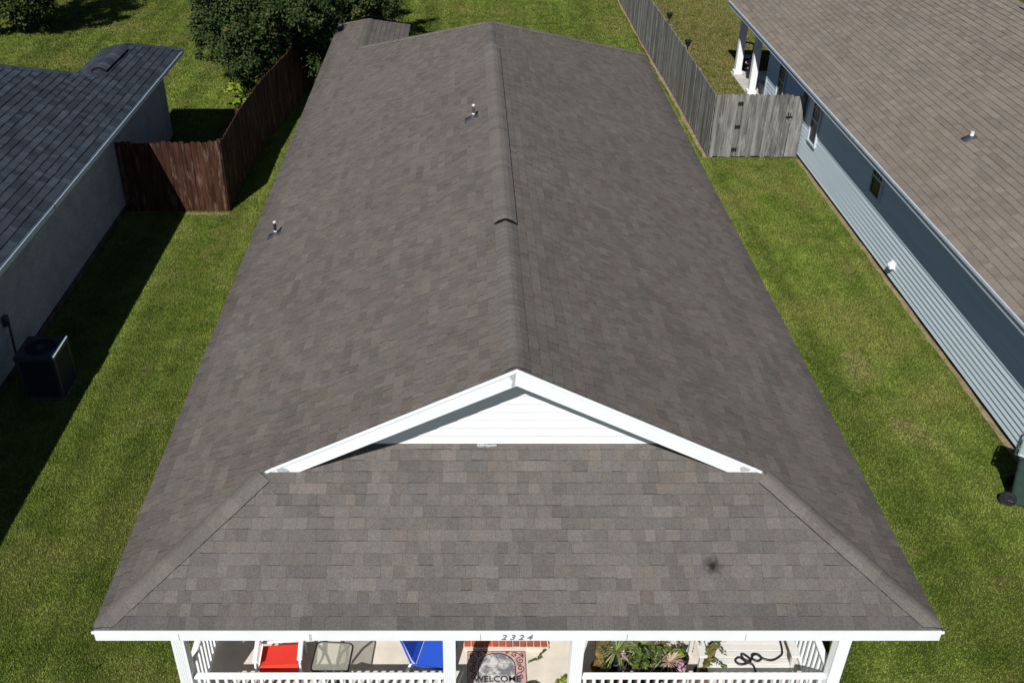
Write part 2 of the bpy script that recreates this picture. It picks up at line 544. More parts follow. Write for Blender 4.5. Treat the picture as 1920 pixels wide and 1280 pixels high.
# underlay sheets a little below the tabs
def sheet(pts, mi=1, dz=-.006): mb.face([(p[0], p[1], p[2] + dz) for p in pts], (.02, .02, .02), .5, mi)
zf = ZE + RY0 * SL; XF = HW - RY0
sheet([(-HW, 0, ZE), (-XF, RY0, zf), (0, RY0, ZR), (0, RY1, ZR), (XW, 20, zw), (XW, 23.16, zw), (-HW, 24.46, ZE)])
sheet([(HW, 0, ZE), (XF, RY0, zf), (0, RY0, ZR), (0, RY1, ZR), (HW, 21.28, ZE)])
sheet([(-HW, 0, ZE), (HW, 0, ZE), (HW - 2, 2, ZE + 2 * SL), (-HW + 2, 2, ZE + 2 * SL)])
sheet([(HW, 21.28, ZE), (0, RY1, ZR), (XW, 20, zw), (-2.36, 21.28, ZE)])
sheet([(XW, 20, zw), (XW, 23.16, zw), (-2.36, 24.46, ZE), (-2.36, 21.28, ZE)])
sheet([(XW, 23.16, zw), (-2.36, 24.46, ZE), (-HW, 24.46, ZE)])
roof = mb.build('roof', [M_roof, M_deck], house)
# caps
nL, nR = (-CS, 0, -SN), (CS, 0, -SN)
mb = MB(); caps(mb, (0, RY0 + .02, ZR), (0, 5.45, ZR), nL, nR, .165, .125, .008, edge=.30, bright=1.15, raise_=.011)
mb.build('ridge_cap', M_roof, roof)
mb = MB(); caps(mb, (0, RY1 - 1.9, ZR), (0, RY1 + .05, ZR), nL, nR, .16, .143, .008)
mb.build('ridge_cap', M_roof, roof)
mb = MB(); caps(mb, (0, 5.42, ZR), (0, RY1 - 1.9, ZR), nL, nR, .165, .143, .005, raise_=.036, bright=1.13, edge=.45)
mb.build('ridge_vent', M_roof, roof)
def hipcap(A, B, wd=.155, **kw):
    D = (Vector(B) - Vector(A)).normalized()
    sx = 1 if A[0] > 0 else -1
    # wing along the side slope and wing along the end slope, both square to the hip
    n1 = Vector((sx * SL, 0, 1)).normalized()
    sgn = -1 if B[1] > A[1] else 1
    n2 = Vector((0, sgn * SL, 1)).normalized()
    w1 = D.cross(n1); w1 = w1 if w1.x * sx > 0 else -w1
    w2 = D.cross(n2); w2 = w2 if w2.y * sgn > 0 else -w2
    mb = MB(); caps(mb, A, B, w1, w2, wd, **kw)
    return mb.build('hip_cap', M_roof, roof)
hipcap((-HW + .015, .015, ZE + .015 * SL), (-XF, RY0 - .02, zf), .14, point=True, e=.2, h=.010, bright=1.06, edge=.4, raise_=.012)
hipcap((HW - .015, .015, ZE + .015 * SL), (XF, RY0 - .02, zf), .14, point=True, e=.2, h=.010, bright=1.06, edge=.4, raise_=.012)
hipcap((HW, 21.28, ZE), (0, RY1, ZR), .14, h=.02)
hipcap((XW, 20.0, zw), (0, RY1, ZR), .14, h=.02)
hipcap((-2.36, 24.46, ZE), (XW, 23.16, zw), .14)
hipcap((-HW, 24.46, ZE), (XW, 23.16, zw), .14)
mb = MB(); caps(mb, (XW, 20.0, zw), (XW, 23.16, zw), nL, nR, .16, .143, .01)
mb.build('ridge_cap', M_roof, roof)

# gable: rake boards, soffit, siding
zs = lambda x: ZR - SL * abs(x)
for sg in (-1, 1):
    mb = MB()
    poly = [(0, 1.655, ZR + .0), (sg * 2.97, 1.655, ZR - SL * 2.97), (sg * 2.55, 1.655, ZR - SL * 2.97 + .002), (0, 1.655, ZR - .215)]
    mb.extr(poly, (0, .022, 0))
    fb = mb.build('rake_board', M_white, house)
    mb = MB()      # drip edge band along the top of the board
    poly = [(0, 1.645, ZR + .012), (sg * 2.95, 1.645, ZR - SL * 2.95 + .012), (sg * 2.95, 1.645, ZR - SL * 2.95 - .028), (0, 1.645, ZR - .030)]
    mb.extr(poly, (0, .009, 0))
    mb.build('drip_edge', M_white, fb)
    mb = MB()
    poly = [(0, 1.678, ZR - .20), (sg * 2.62, 1.678, ZR - .20 - SL * 2.62), (sg * 2.62, 2.06, ZR - .20 - SL * 2.62), (0, 2.06, ZR - .20)]
    mb.extr(poly, (0, 0, .02))
    mb.build('rake_soffit', M_white, house)
M_bare = plain('bare_primer', (.40, .42, .44), .8, .2, .15, 20)
for pts in ([(-.085, -.075), (-.03, -.02), (-.012, -.035), (-.02, -.215), (-.05, -.235), (-.06, -.2), (-.045, -.15), (-.07, -.12)],
            [(-2.82, -1.43), (-2.74, -1.40), (-2.68, -1.43), (-2.66, -1.468), (-2.80, -1.468)],
            [(2.68, -1.40), (2.74, -1.38), (2.82, -1.425), (2.80, -1.455), (2.70, -1.46)]):
    mb = MB(); mb.extr([(x, 1.6525, ZR + z) for x, z in pts], (0, .002, 0)); mb.build('bare_patch', M_bare, fb)
mb = MB()
z0 = ZE + 2 * SL - .03; ztop = ZR - .185; e = .118
zz = z0 + .035
mb.face([(-2.6, 2.012, z0), (2.6, 2.012, z0), (0, 2.012, z0 + 2.6 * SL)])
while zz < ztop - .02:
    za = zz; zb = min(zz + e, ztop)
    xa, xb = (ztop - za) / SL, (ztop - zb) / SL
    mb.face([(-xa, 1.984, za), (xa, 1.984, za), (xb, 2.004, zb), (-xb, 2.004, zb)])
    mb.face([(-xa, 2.008, za - .001), (xa, 2.008, za - .001), (xa, 1.984, za), (-xa, 1.984, za)])
    zz += e
gs = mb.build('gable_siding', M_wsiding, house)
mb = MB()
r = random.Random(5)
for i in range(9):      # torn strip of flashing at the foot of the gable
    x = -.43 + i * .026
    mb.box((x, 1.957 - r.random() * .012, z0 + .012), (x + .024, 1.980, z0 + .022 + r.random() * .014))
mb.build('torn_flashing', M_bare, gs)

# front and side fascia, soffit
mb = MB()
mb.box((-HW, -.02, 1.985), (HW, .0, 2.128))
ff = mb.build('front_fascia', M_white, house)
mb = MB(); mb.box((-HW - .02, -.034, 2.105), (HW + .02, -.0205, 2.137)); mb.build('drip_edge', M_white, ff)
for x in (-2.285, -2.27, 1.20, -3.72, 2.5, -.41):
    mb = MB(); mb.box((x, -.0225, 1.99), (x + .006, -.0202, 2.10)); mb.build('board_seam', M_num, ff)
for sg, y1 in ((-1, 24.4), (1, 21.2)):
    mb = MB(); x = sg * HW
    mb.box((min(x, x - sg * .02), .002, 1.985), (max(x, x - sg * .02), y1, 2.125))
    mb.build('side_fascia', M_white, house)
mb = MB(); mb.box((-HW + .025, .002, 1.992), (HW - .025, 21.0, 2.004)); mb.build('soffit', M_white, house)
# walls
def lap_wall(mb, axis, c, a0, a1, z0, z1, out, e=.1, d=.012):
    """lapped siding on a wall at coordinate c; out = +-1 is the way it faces"""
    z = z0
    while z < z1 - .005:
        zb = min(z + e, z1)
        cc = (c + out * d, c + out * d * .55, c)
        zm = z + (zb - z) * .5
        for (c0, za, c1, zc) in ((cc[0], z, cc[1], zm), (cc[1], zm, cc[2], zb)):
            q = [(a0, za, c0), (a1, za, c0), (a1, zc, c1), (a0, zc, c1)]
            mb.face([(k3, a, zz) if axis == 'x' else (a, k3, zz) for (a, zz, k3) in q])
        q = [(a0, z, c - out * .002), (a1, z, c - out * .002), (a1, z, cc[0]), (a0, z, cc[0])]
        mb.face([(k3, a, zz) if axis == 'x' else (a, k3, zz) for (a, zz, k3) in q])
        z += e
mb = MB()
mb.box((-4.2, 1.72, .0), (4.2, 20.9, 1.988))
mb.box((-4.2, 20.9, 0), (-2.8, 24.0, 1.988))
lap_wall(mb, 'y', 1.712, -4.2, 4.2, .12, 1.985, -1)
lap_wall(mb, 'x', -4.205, 1.72, 24, .12, 1.985, -1)
lap_wall(mb, 'x', 4.205, 1.72, 20.9, .12, 1.985, 1)
mb.build('wall', M_wsiding, house)
mb = MB()
mb.bbox((-.5, 1.655, .22), (.46, 1.70, 1.97), .006)
for x0, x1 in ((-.40, -.06), (.02, .36)):
    for za, zb in ((.35, .95), (1.08, 1.8)): mb.bbox((x0, 1.645, za), (x1, 1.66, zb), .006)
mb.build('door', M_white, house)
# porch
mb = MB(); mb.bbox((-4.15, .14, .0), (4.12, 1.714, .1), .008); porch = mb.build('porch_floor', M_porch, house)
mb = MB()
mb.box((-.60, 1.405, .101), (.53, 1.65, .148))
th = mb.build('brick_threshold', [M_mortar], house)
for i in range(12):
    mb = MB(); x = -.588 + i * .0925
    mb.bbox((x, 1.412 + random.uniform(0, .006), .149), (x + .08, 1.60, .165 + random.uniform(0, .004)), .005)
    mb.build('brick', M_brick, th)

def post(x, y, lab=None):
    mb = MB(); r = .0725; ng = 7
    # fluted square post: the four faces carry shallow grooves
    pts = []
    for s4 in range(4):
        for j in range(ng * 4):
            t = -r + 2 * r * j / (ng * 4)
            g = .0055 if (j % 4 == 2 and 2 < j < ng * 4 - 3) else 0
            q = [(t, -r + g), (r - g, t), (-t, r - g), (-r + g, -t)][s4]
            pts.append((x + q[0], y + q[1]))
    n = len(pts)
    v = [(p[0], p[1], .1) for p in pts] + [(p[0], p[1], 1.985) for p in pts]
    mb.idx(v, [(i, (i + 1) % n, n + (i + 1) % n, n + i) for i in range(n)])
    p = mb.build('porch_post', M_vinyl, house)
    mb = MB(); mb.bbox((x - .095, y - .095, .102), (x + .095, y + .095, .21), .01); mb.build('post_base', M_vinyl, p)
    mb = MB(); mb.bbox((x - .09, y - .09, 1.90), (x + .09, y + .09, 1.982), .01); mb.build('post_cap', M_vinyl, p)
for x in (-3.885, -.76, .728, 3.795): post(x, .36)

def railing(x0, y0, x1, y1, step=.105):
    L = math.hypot(x1 - x0, y1 - y0); ux, uy = (x1 - x0) / L, (y1 - y0) / L
    T = lambda p: (x0 + ux * p[0] - uy * p[1], y0 + uy * p[0] + ux * p[1], p[2])
    mb = MB(); mb.bbox((0, -.042, .885), (L, .042, .932), .012, fn=T)
    tr = mb.build('railing', M_vinyl, house)
    mb = MB(); mb.bbox((0, -.03, .17), (L, .03, .22), .008, fn=T); mb.build('bottom_rail', M_vinyl, tr)
    n = int(L / step); st = L / n; proto = None
    for i in range(n):
        q = st * (i + .5)
        if proto is None:
            mb = MB(); mb.box((q - .018, -.018, .218), (q + .018, .018, .887), fn=T)
            proto = mb.build('baluster', M_vinyl, tr)
        else:
            copy_part(proto, (ux * st * i, uy * st * i, 0))
railing(-3.81, .36, -.833, .36)
railing(.80, .36, 3.72, .36)
railing(-3.885, .433, -3.885, 1.69)
railing(3.795, .433, 3.795, 1.69)

# house number on the fascia
for i, ch in enumerate('2324'):
    m = join_text(ch, .112, .004, .28, .0012)
    m.materials.append(M_num)
    o = bpy.data.objects.new('house_number', m); C.objects.link(o)
    o.parent = house; o.rotation_euler = (math.pi / 2, 0, 0)
    o.location = (-.155 + i * .094, -.027, 2.008)
# plumbing vents
def vent_pipe(x, y, parent, slope, h=.2, mp=M_pipe, r=.027):
    """slope: roof rise toward +x at this spot"""
    z = slope[0]; k2 = slope[1]
    a = math.atan(k2)
    mb = MB()
    def T(p): return (x + p[0] * math.cos(a) - p[2] * math.sin(a), y + p[1], z + p[0] * math.sin(a) + p[2] * math.cos(a))
    mb.box((-.17, -.11, .008), (.10, .12, .016), fn=T)
    mb.lathe([(.06, 0), (.05, .03), (.036, .07)], (x, y, z + .0), 14)
    b = mb.build('vent_boot', M_lead, parent, True)
    mb = MB(); mb.lathe([(r, -.02), (r, h * .97), (r * .8, h * .97), (r * .8, h * .6), (0, h * .6)], (x, y, z), 14)
    p = mb.build('vent_pipe', mp, b, False)
    mb = MB(); mb.lathe([(r + .003, h * .90), (r + .003, h), (r * .75, h), (r * .75, h * .92)], (x, y, z), 14)
    mb.build('pipe_rim', M_galv, b)
    mb = MB(); mb.lathe([(r + .008, .05), (r + .004, .095)], (x, y, z), 14); mb.build('pipe_collar', M_galv, b)
vent_pipe(-4.10, 9.03, house, (ZR - SL * 4.10, SL), .27)
vent_pipe(-.43, 10.22, house, (ZR - SL * .43, SL), .25, M_steel)

# ================================================================== RIGHT NEIGHBOUR
RX, RZE, RS = 8.375, 2.34, .45
rc = 1 / math.sqrt(1 + RS * RS); rs_ = RS * rc
RR = 13.2; RRZ = RZE + (RR - RX) * RS; RYF, RYB = -6.0, 26.75
rh = thing('neighbour_house', (11, 8, 0), 'house with tan shingle roof and pale blue-grey lapped siding, right of the brown-roofed house', 'house', 'neighbouring houses')
mb = MB()
hb = RYB - (RR - RX) * .95
shingles(mb, (RX, 0, RZE), (0, 1, 0), (rc, 0, rs_), lambda v: RYF, lambda v: RYB - v * rc * .95, (RR - RX) / rc, e=.143, w=(.14, .24), pal=pal_tan, t=.011, thick=.25, gap=.0015, edge=.10, side=.45)
mb.face([(RX, RYF, RZE - .006), (RR, RYF, RRZ - .006), (RR, hb, RRZ - .006), (RX, RYB, RZE - .006)], (.03, .03, .03), .5, 1)
RX2 = RR + (RR - RX)
mb.face([(RX2, RYF, RZE), (RX2, RYB, RZE), (RR, hb, RRZ), (RR, RYF, RRZ)], (.2, .16, .13))
mb.face([(RX, RYB, RZE), (RR, hb, RRZ), (RX2, RYB, RZE)], (.2, .16, .13))
rr = mb.build('roof', [M_roof_tan, M_deck_tan], rh)
mb = MB(); caps(mb, (RR, RYF, RRZ), (RR, 17.3, RRZ), (-rc, 0, -rs_), (rc, 0, -rs_), .16, .143, .01, pal_tan); mb.build('ridge_cap', M_roof_tan, rr)
mb = MB(); caps(mb, (RR, 15.0, RRZ), (RR, 17.4, RRZ), (-rc, 0, -rs_), (rc, 0, -rs_), .17, .143, .008, pal_tan, raise_=.04); mb.build('ridge_vent', M_roof_tan, rr)
mb = MB(); caps(mb, (RX, RYB, RZE), (RR, hb, RRZ), Vector((-1, -.45, -.6)), Vector((.4, .9, -.4)), .13, .143, .01, pal_tan); mb.build('hip_cap', M_roof_tan, rr)
mb = MB()
mb.box((RX - .004, RYF, RZE - .175), (RX + .018, RYB, RZE - .028))
rf = mb.build('fascia', M_gutter, rh)
mb = MB(); mb.extr([(RX - .035, RYF, RZE + .004), (RX - .035, RYF, RZE - .05), (RX - .006, RYF, RZE - .05), (RX + .05, RYF, RZE + .012)], (0, RYB - RYF, 0)); mb.build('drip_edge', M_gutter, rf)
mb = MB(); mb.box((RX + .02, RYF, RZE - .16), (8.765, RYB, RZE - .148)); mb.box((8.765, 22.62, RZE - .16), (14, RYB, RZE - .148)); mb.build('soffit', M_gutter, rh)
WX = 8.77
mb = MB()
mb.box((WX + .02, RYF + .3, .1), (17.5, 22.6, RZE - .15))
lap_wall(mb, 'x', WX + .018, RYF + .3, 22.60, .10, RZE - .16, -1, .115, .028)
lap_wall(mb, 'y', 22.61, WX, 17.5, .10, RZE - .16, 1, .1, .012)
mb.build('wall', M_siding, rh)
mb = MB(); mb.box((WX - .012, 22.54, .1), (WX + .06, 22.64, RZE - .165)); mb.build('corner_trim', M_siding, rh)
mb = MB(); mb.box((WX + .025, RYF + .3, -.05), (17.4, 22.58, .104)); mb.build('foundation', M_foot, rh)
# patio under the roof's rear end
mb = MB(); mb.bbox((8.62, 22.66, 0), (17.2, 26.3, .06), .01); mb.build('patio_slab', M_conc, rh)
for (x, y) in ((8.80, 26.05), (8.76, 23.98)):
    mb = MB(); mb.bbox((x - .105, y - .105, .06), (x + .105, y + .105, RZE - .16), .008)
    p = mb.build('patio_column', M_vinyl, rh)
    mb = MB(); mb.bbox((x - .145, y - .145, .061), (x + .145, y + .145, .18), .012); mb.build('column_base', M_vinyl, p)
def window(y0, y1, z0, z1):
    x = WX - .030
    mb = MB()
    for a, b in (((y0 - .05, z0 - .05), (y0, z1 + .05)), ((y1, z0 - .05), (y1 + .05, z1 + .05)), ((y0, z0 - .05), (y1, z0)), ((y0, z1), (y1, z1 + .05))):
        mb.box((x - .022, a[0], a[1]), (x + .03, b[0], b[1]))
    zm = (z0 + z1) / 2
    mb.box((x - .010, y0, zm - .02), (x + .03, y1, zm + .02))
    f = mb.build('window', M_gutter, rh)
    for za, zb, dx in ((z0, zm - .02, .012), (zm + .02, z1, .004)):
        mb = MB(); mb.box((x + dx, y0, za), (x + dx + .008, y1, zb)); mb.build('pane', M_pane, f)
    mb = MB()
    for j in (1, 2):
        yy = y0 + (y1 - y0) * j / 3
        mb.box((x - .001, yy - .006, zm + .02), (x + .0035, yy + .006, z1))
    mb.box((x - .0015, y0, (zm + z1) / 2 - .006), (x + .0033, y1, (zm + z1) / 2 + .006))
    mb.build('muntin', M_gutter, f)
window(17.46, 18.0, .80, 2.0)
window(12.97, 13.53, 1.30, 2.08)
window(20.78, 21.35, .80, 2.0)
mb = MB()
mb.bbox((WX - .012, 11.42, .33), (WX + .002, 11.62, .53), .004)
mb.extr([(WX - .012, 11.44, .51), (WX - .012, 11.44, .36), (WX - .11, 11.44, .36), (WX - .11, 11.44, .41)], (0, .16, 0))
mb.build('dryer_vent', M_white, rh)
vent_pipe(10.005, 12.19, rh, (RZE + (10.005 - RX) * RS, RS), .13, M_galv, .035)

# ================================================================== LEFT NEIGHBOUR
LX, LZE, LS = -8.55, 2.62, .48
lc = 1 / math.sqrt(1 + LS * LS); ls = LS * lc
lh = thing('neighbour_house', (-12, 8, 0), 'house with slate-blue shingle roof and shaded painted brick wall, left of the brown roof', 'house', 'neighbouring houses')
mb = MB()
WR, MR = -9.65, -13.3           # wing ridge and main ridge
dW, dM = LX - WR, LX - MR
zW, zM = LZE + dW * LS, LZE + dM * LS
LY0, LYB = -6.0, 20.15
def rfl(v):
    d = v * lc
    return LYB - d * 1.2 if d < dW else 16.15 - (d - dW) * 1.03
shingles(mb, (LX, 0, LZE), (0, 1, 0), (-lc, 0, ls), lambda v: LY0, rfl, dM / lc, e=.16, w=(.12, .26), pal=pal_slate, t=.013, thick=.4, gap=.006, edge=.12)
mb.face([(LX, LY0, LZE - .006), (LX, LYB, LZE - .006), (WR, 18.83, zW - .006), (WR, 16.15, zW - .006), (MR, 16.15 - (dM - dW) * 1.03, zM - .006), (MR, LY0, zM - .006)], (.02, .02, .02), .5, 1)
# wing's far slope, its hip end, the main roof's rear and far slopes
WX2 = WR - dW
shingles(mb, (WX2, 0, LZE), (0, 1, 0), (lc, 0, ls), lambda v: 16.15 + (dW - v * lc) * .9, lambda v: LYB - v * lc * 1.2, dW / lc, e=.16, w=(.12, .26), pal=pal_slate, t=.01)
mb.face([(LX, LYB, LZE - .004), (WX2, LYB, LZE - .004), (WR, 18.83, zW - .004)], (.036, .043, .058))
yM = 16.15 - (dM - dW) * 1.03
mb.face([(WR, 16.14, zW - .01), (WX2, 17.2, LZE), (2 * MR - LX, 17.2, LZE), (MR, yM, zM - .01)], (.036, .043, .058))
mb.face([(2 * MR - LX, LY0, LZE), (2 * MR - LX, 17.2, LZE), (MR, yM, zM - .01), (MR, LY0, zM - .01)], (.036, .043, .058))
lr = mb.build('roof', [M_roof_slate, M_deck], lh)
la, lb = (lc, 0, -ls), (-lc, 0, -ls)
mb = MB(); caps(mb, (WR, 16.15, zW), (WR, 18.85, zW), la, lb, .16, .16, .012, pal_slate, bright=1.1); mb.build('ridge_cap', M_roof_slate, lr)
mb = MB(); caps(mb, (WR, 16.6, zW), (WR, 18.5, zW), la, lb, .19, .2, .012, pal_slate, raise_=.05, bright=1.25); mb.build('ridge_vent', M_roof_slate, lr)
mb = MB(); caps(mb, (WR + .05, 16.2, zW - .02), (MR, yM, zM), Vector((.75, -.7, -.35)), Vector((-.3, .9, -.3)), .13, .16, .014, pal_slate, bright=1.1); mb.build('hip_cap', M_roof_slate, lr)
mb = MB(); caps(mb, (LX, LYB, LZE), (WR, 18.83, zW), Vector((.8, -.6, -.38)), Vector((-.4, .85, -.3)), .13, .16, .014, pal_slate, bright=1.1); mb.build('hip_cap', M_roof_slate, lr)
mb = MB(); caps(mb, (MR, LY0, zM), (MR, yM, zM), la, lb, .16, .16, .012, pal_slate); mb.build('ridge_cap', M_roof_slate, lr)
mb = MB()      # gutter with an open top
for a, b in (((LX - .02, LZE - .13), (LX, LZE - .02)), ((LX, LZE - .13), (LX + .055, LZE - .118)), ((LX + .043, LZE - .118), (LX + .055, LZE - .03))):
    mb.box((a[0], LY0, a[1]), (b[0], LYB, b[1]))
lg = mb.build('gutter', M_gutter, lh)
mb = MB()
for y in (1.0, 9.9):
    mb = MB(); mb.box((LX + .040, y, LZE - .125), (LX + .0585, y + .05, LZE - .026)); mb.build('gutter_joint', M_num, lg)
mb = MB(); mb.box((-9.12, LY0, LZE - .15), (LX - .02, LYB, LZE - .138)); mb.box((-10.6, 19.95, LZE - .15), (-9.12, LYB - .02, LZE - .138)); mb.build('soffit', M_gutter, lh)
mb = MB(); mb.box((-18, LY0 + .3, .16), (-9.13, 15.4, LZE - .15)); mb.box((-10.7, 15.4, .16), (-9.13, 19.93, LZE - .15)); mb.build('wall', M_pbrick, lh)
mb = MB(); mb.box((-17.9, LY0 + .4, -.05), (-9.10, 15.3, .158)); mb.box((-10.6, 15.3, -.05), (-9.10, 19.95, .158)); mb.build('foundation', M_foot, lh)
mb = MB()
mb.tube([(-9.13, 8.10, 1.08), (-9.06, 8.09, 1.12), (-9.03, 8.08, 1.07), (-9.03, 8.06, .9), (-9.03, 8.02, .5), (-8.98, 7.95, .32), (-8.80, 7.85, .28)], .022, 8)
mb.bbox((-9.125, 8.02, 1.0), (-9.05, 8.19, 1.2), .015)
mb.build('conduit', M_ac, lh)

# ================================================================== FENCES
def pickets(mb, P, Q, h=1.83, w=.135, t=.018, gap=.004, ear=.03, rnd=.014, leanx=0.0, z0=.04, seed=1, tip=True):
    r = random.Random(seed)
    P, Q = Vector((*P, 0)), Vector((*Q, 0)); L = (Q - P).length; U = (Q - P).normalized(); N = Vector((U.y, -U.x, 0))
    n = max(1, int(round(L / w))); w = L / n
    for i in range(n):
        a = i * w + gap / 2; b = (i + 1) * w - gap / 2
        zt = h + r.uniform(-rnd, rnd); o = r.uniform(-.006, .006); tw = r.uniform(-.005, .005)
        ti = r.random()
        z1 = z0 + r.uniform(-.02, .03)
        pr = [(a, z1), (b, z1), (b, zt - ear), (b - ear * .9, zt), (a + ear * .9, zt), (a, zt - ear)]
        f = [P + U * u + N * (o + tw * (1 if u > (a + b) / 2 else -1)) + Vector((0, 0, z)) for u, z in pr]
        mb.extr(f, N * -t, ti)
def rail(mb, P, Q, z, off, s=.04, d=.085):
    P, Q = Vector((*P, 0)), Vector((*Q, 0)); U = (Q - P).normalized(); N = Vector((U.y, -U.x, 0))
    L = (Q - P).length
    mb.box((0, 0, z), (L, s, z + d), fn=lambda p: tuple(P + U * p[0] - N * (off + p[1]) + Vector((0, 0, p[2]))), tint=.35)

gf = thing('wooden_fence', (6.25, 18.6, 0), 'weathered grey plank fence running along the right side of the back lawn', 'fence', 'plank fences')
SIDE = [(6.22, 18.62), (6.20, 24.0), (6.08, 30.0), (6.05, 45.0)]
mb = MB()
for i in range(3): pickets(mb, SIDE[i + 1], SIDE[i], seed=20 + i, rnd=.012)
mb.build('side_panel', M_gwood, gf)
mb = MB()
for i in range(3):
    for z in (.35, .95, 1.5): rail(mb, SIDE[i + 1], SIDE[i], z, -.065 if False else .02)
mb.build('rail', M_gwood, gf)
for y in (18.75, 21.2, 23.6, 26.0, 28.4, 30.8, 33.2):
    mb = MB(); mb.bbox((6.28, y - .045, 0), (6.37, y + .045, 1.74), .006, tint=.3); mb.build('fence_post', M_gwood, gf)
mb = MB(); pickets(mb, (6.25, 18.6), (6.86, 18.6), seed=31); mb.build('front_panel', M_gwood, gf)
mb = MB(); pickets(mb, (8.37, 18.6), (8.66, 18.57), seed=32, h=1.80, rnd=.02); mb.build('filler_panel', M_gwood, gf)
mb = MB(); mb.bbox((8.655, 18.66, 0), (8.745, 18.75, 1.86), .006, tint=.15); mb.build('fence_post', M_gwood, gf)
mb = MB(); mb.bbox((6.80, 18.63, 0), (6.89, 18.72, 1.75), .006, tint=.3); mb.build('fence_post', M_gwood, gf)
mb = MB(); pickets(mb, (6.87, 18.6), (8.36, 18.6), seed=33, gap=.006, rnd=.018)
rail(mb, (6.87, 18.6), (8.36, 18.6), .3, .022); rail(mb, (6.87, 18.6), (8.36, 18.6), 1.5, .022)
gate = mb.build('gate', M_gwood, gf)
for z in (.26, .92, 1.58):
    mb = MB()
    x = 6.93
    mb.box((x - .07, 18.582, z - .022), (x + .07, 18.592, z + .022))
    mb.box((x - .016, 18.578, z - .055), (x + .016, 18.592, z + .055))
    for dx, dz in ((-.05, .04), (.05, .04), (-.05, -.04), (.05, -.04)):
        mb.box((x + dx - .02, 18.580, z + dz - .012), (x + dx + .02, 18.592, z + dz + .012))
    mb.build('hinge', M_black, gate)
mb = MB(); mb.box((8.22, 18.575, 1.19), (8.40, 18.592, 1.225)); mb.box((8.27, 18.57, 1.15), (8.295, 18.592, 1.33)); mb.box((8.33, 18.572, 1.17), (8.35, 18.592, 1.30)); mb.build('latch', M_black, gate)

bf = thing('wooden_fence', (-6.52, 15.1, 0), 'dark brown stained plank fence between the slate-roofed house and the brown-roofed house', 'fence', 'plank fences')
mb = MB(); pickets(mb, (-9.08, 15.12), (-6.54, 15.12), seed=41, gap=.007, rnd=.03, w=.14, z0=-.02); mb.build('front_panel', M_bwood, bf)
mb = MB()
for z in (.35, 1.0, 1.5): rail(mb, (-9.08, 15.12), (-6.54, 15.12), z, .022)
mb.build('rail', M_bwood, bf)
LSIDE = [(-6.50, 15.10), (-6.50, 17.5), (-6.36, 19.9), (-6.0, 22.7), (-5.75, 25.5)]
mb = MB()
for i in range(4): pickets(mb, LSIDE[i], LSIDE[i + 1], seed=50 + i, rnd=.012, w=.14, z0=-.06)
mb.build('side_panel', M_bwood, bf)
for (x, y) in ((-6.56, 15.21), (-6.58, 17.5), (-6.46, 19.9), (-6.12, 22.7)):
    mb = MB(); mb.bbox((x - .045, y - .045, 0), (x + .045, y + .045, 1.87 if y < 18 else 1.78), .006, tint=.4); mb.build('fence_post', M_bwood, bf)

# ================================================================== LEAVES AND TREES
def leaf_mesh(name, mat, centres, radii, per, size, parent=None, flat=0.0, aspect=.5, seed=1, tints=None, droop=0.0):
    """many separate leaf-sized faces scattered through clumps"""
    g = np.random.default_rng(seed)
    cs = np.asarray(centres, float); rr = np.asarray(radii, float)
    n = len(cs) * per
    c = np.repeat(cs, per, 0); r = np.repeat(rr, per)[:, None]
    d = g.normal(size=(n, 3)); d /= np.linalg.norm(d, axis=1)[:, None]
    p = c + d * r * np.minimum(np.abs(g.normal(0, .62, (n, 1))) + .12, 1.7)
    nrm = g.normal(size=(n, 3)); nrm[:, 2] = np.abs(nrm[:, 2]) + flat; nrm += d * .6
    nrm /= np.linalg.norm(nrm, axis=1)[:, None]
    a = np.cross(nrm, g.normal(size=(n, 3))); a /= np.linalg.norm(a, axis=1)[:, None]
    a[:, 2] -= droop; b = np.cross(nrm, a)
    s = (size * g.uniform(.6, 1.3, n))[:, None]
    V = np.stack([p - a * s, p + b * s * aspect, p + a * s, p - b * s * aspect], 1).reshape(-1, 3)
    if parent is not None: V -= np.array(ORG.get(parent.name, (0, 0, 0)))
    m = bpy.data.meshes.new(name)
    m.vertices.add(n * 4); m.vertices.foreach_set('co', V.astype(np.float32).ravel())
    m.loops.add(n * 4); m.loops.foreach_set('vertex_index', np.arange(n * 4, dtype=np.int32))
    m.polygons.add(n); m.polygons.foreach_set('loop_start', np.arange(0, n * 4, 4, dtype=np.int32)); m.polygons.foreach_set('loop_total', np.full(n, 4, dtype=np.int32))
    t = m.attributes.new('tint', 'FLOAT', 'FACE')
    base = np.repeat(g.uniform(0, .55, len(cs)), per) + g.uniform(0, .45, n)
    t.data.foreach_set('value', base.astype(np.float32))
    m.materials.append(mat); m.update(); m.validate()
    o = bpy.data.objects.new(name, m); C.objects.link(o)
    if parent is not None: o.parent = parent
    return o

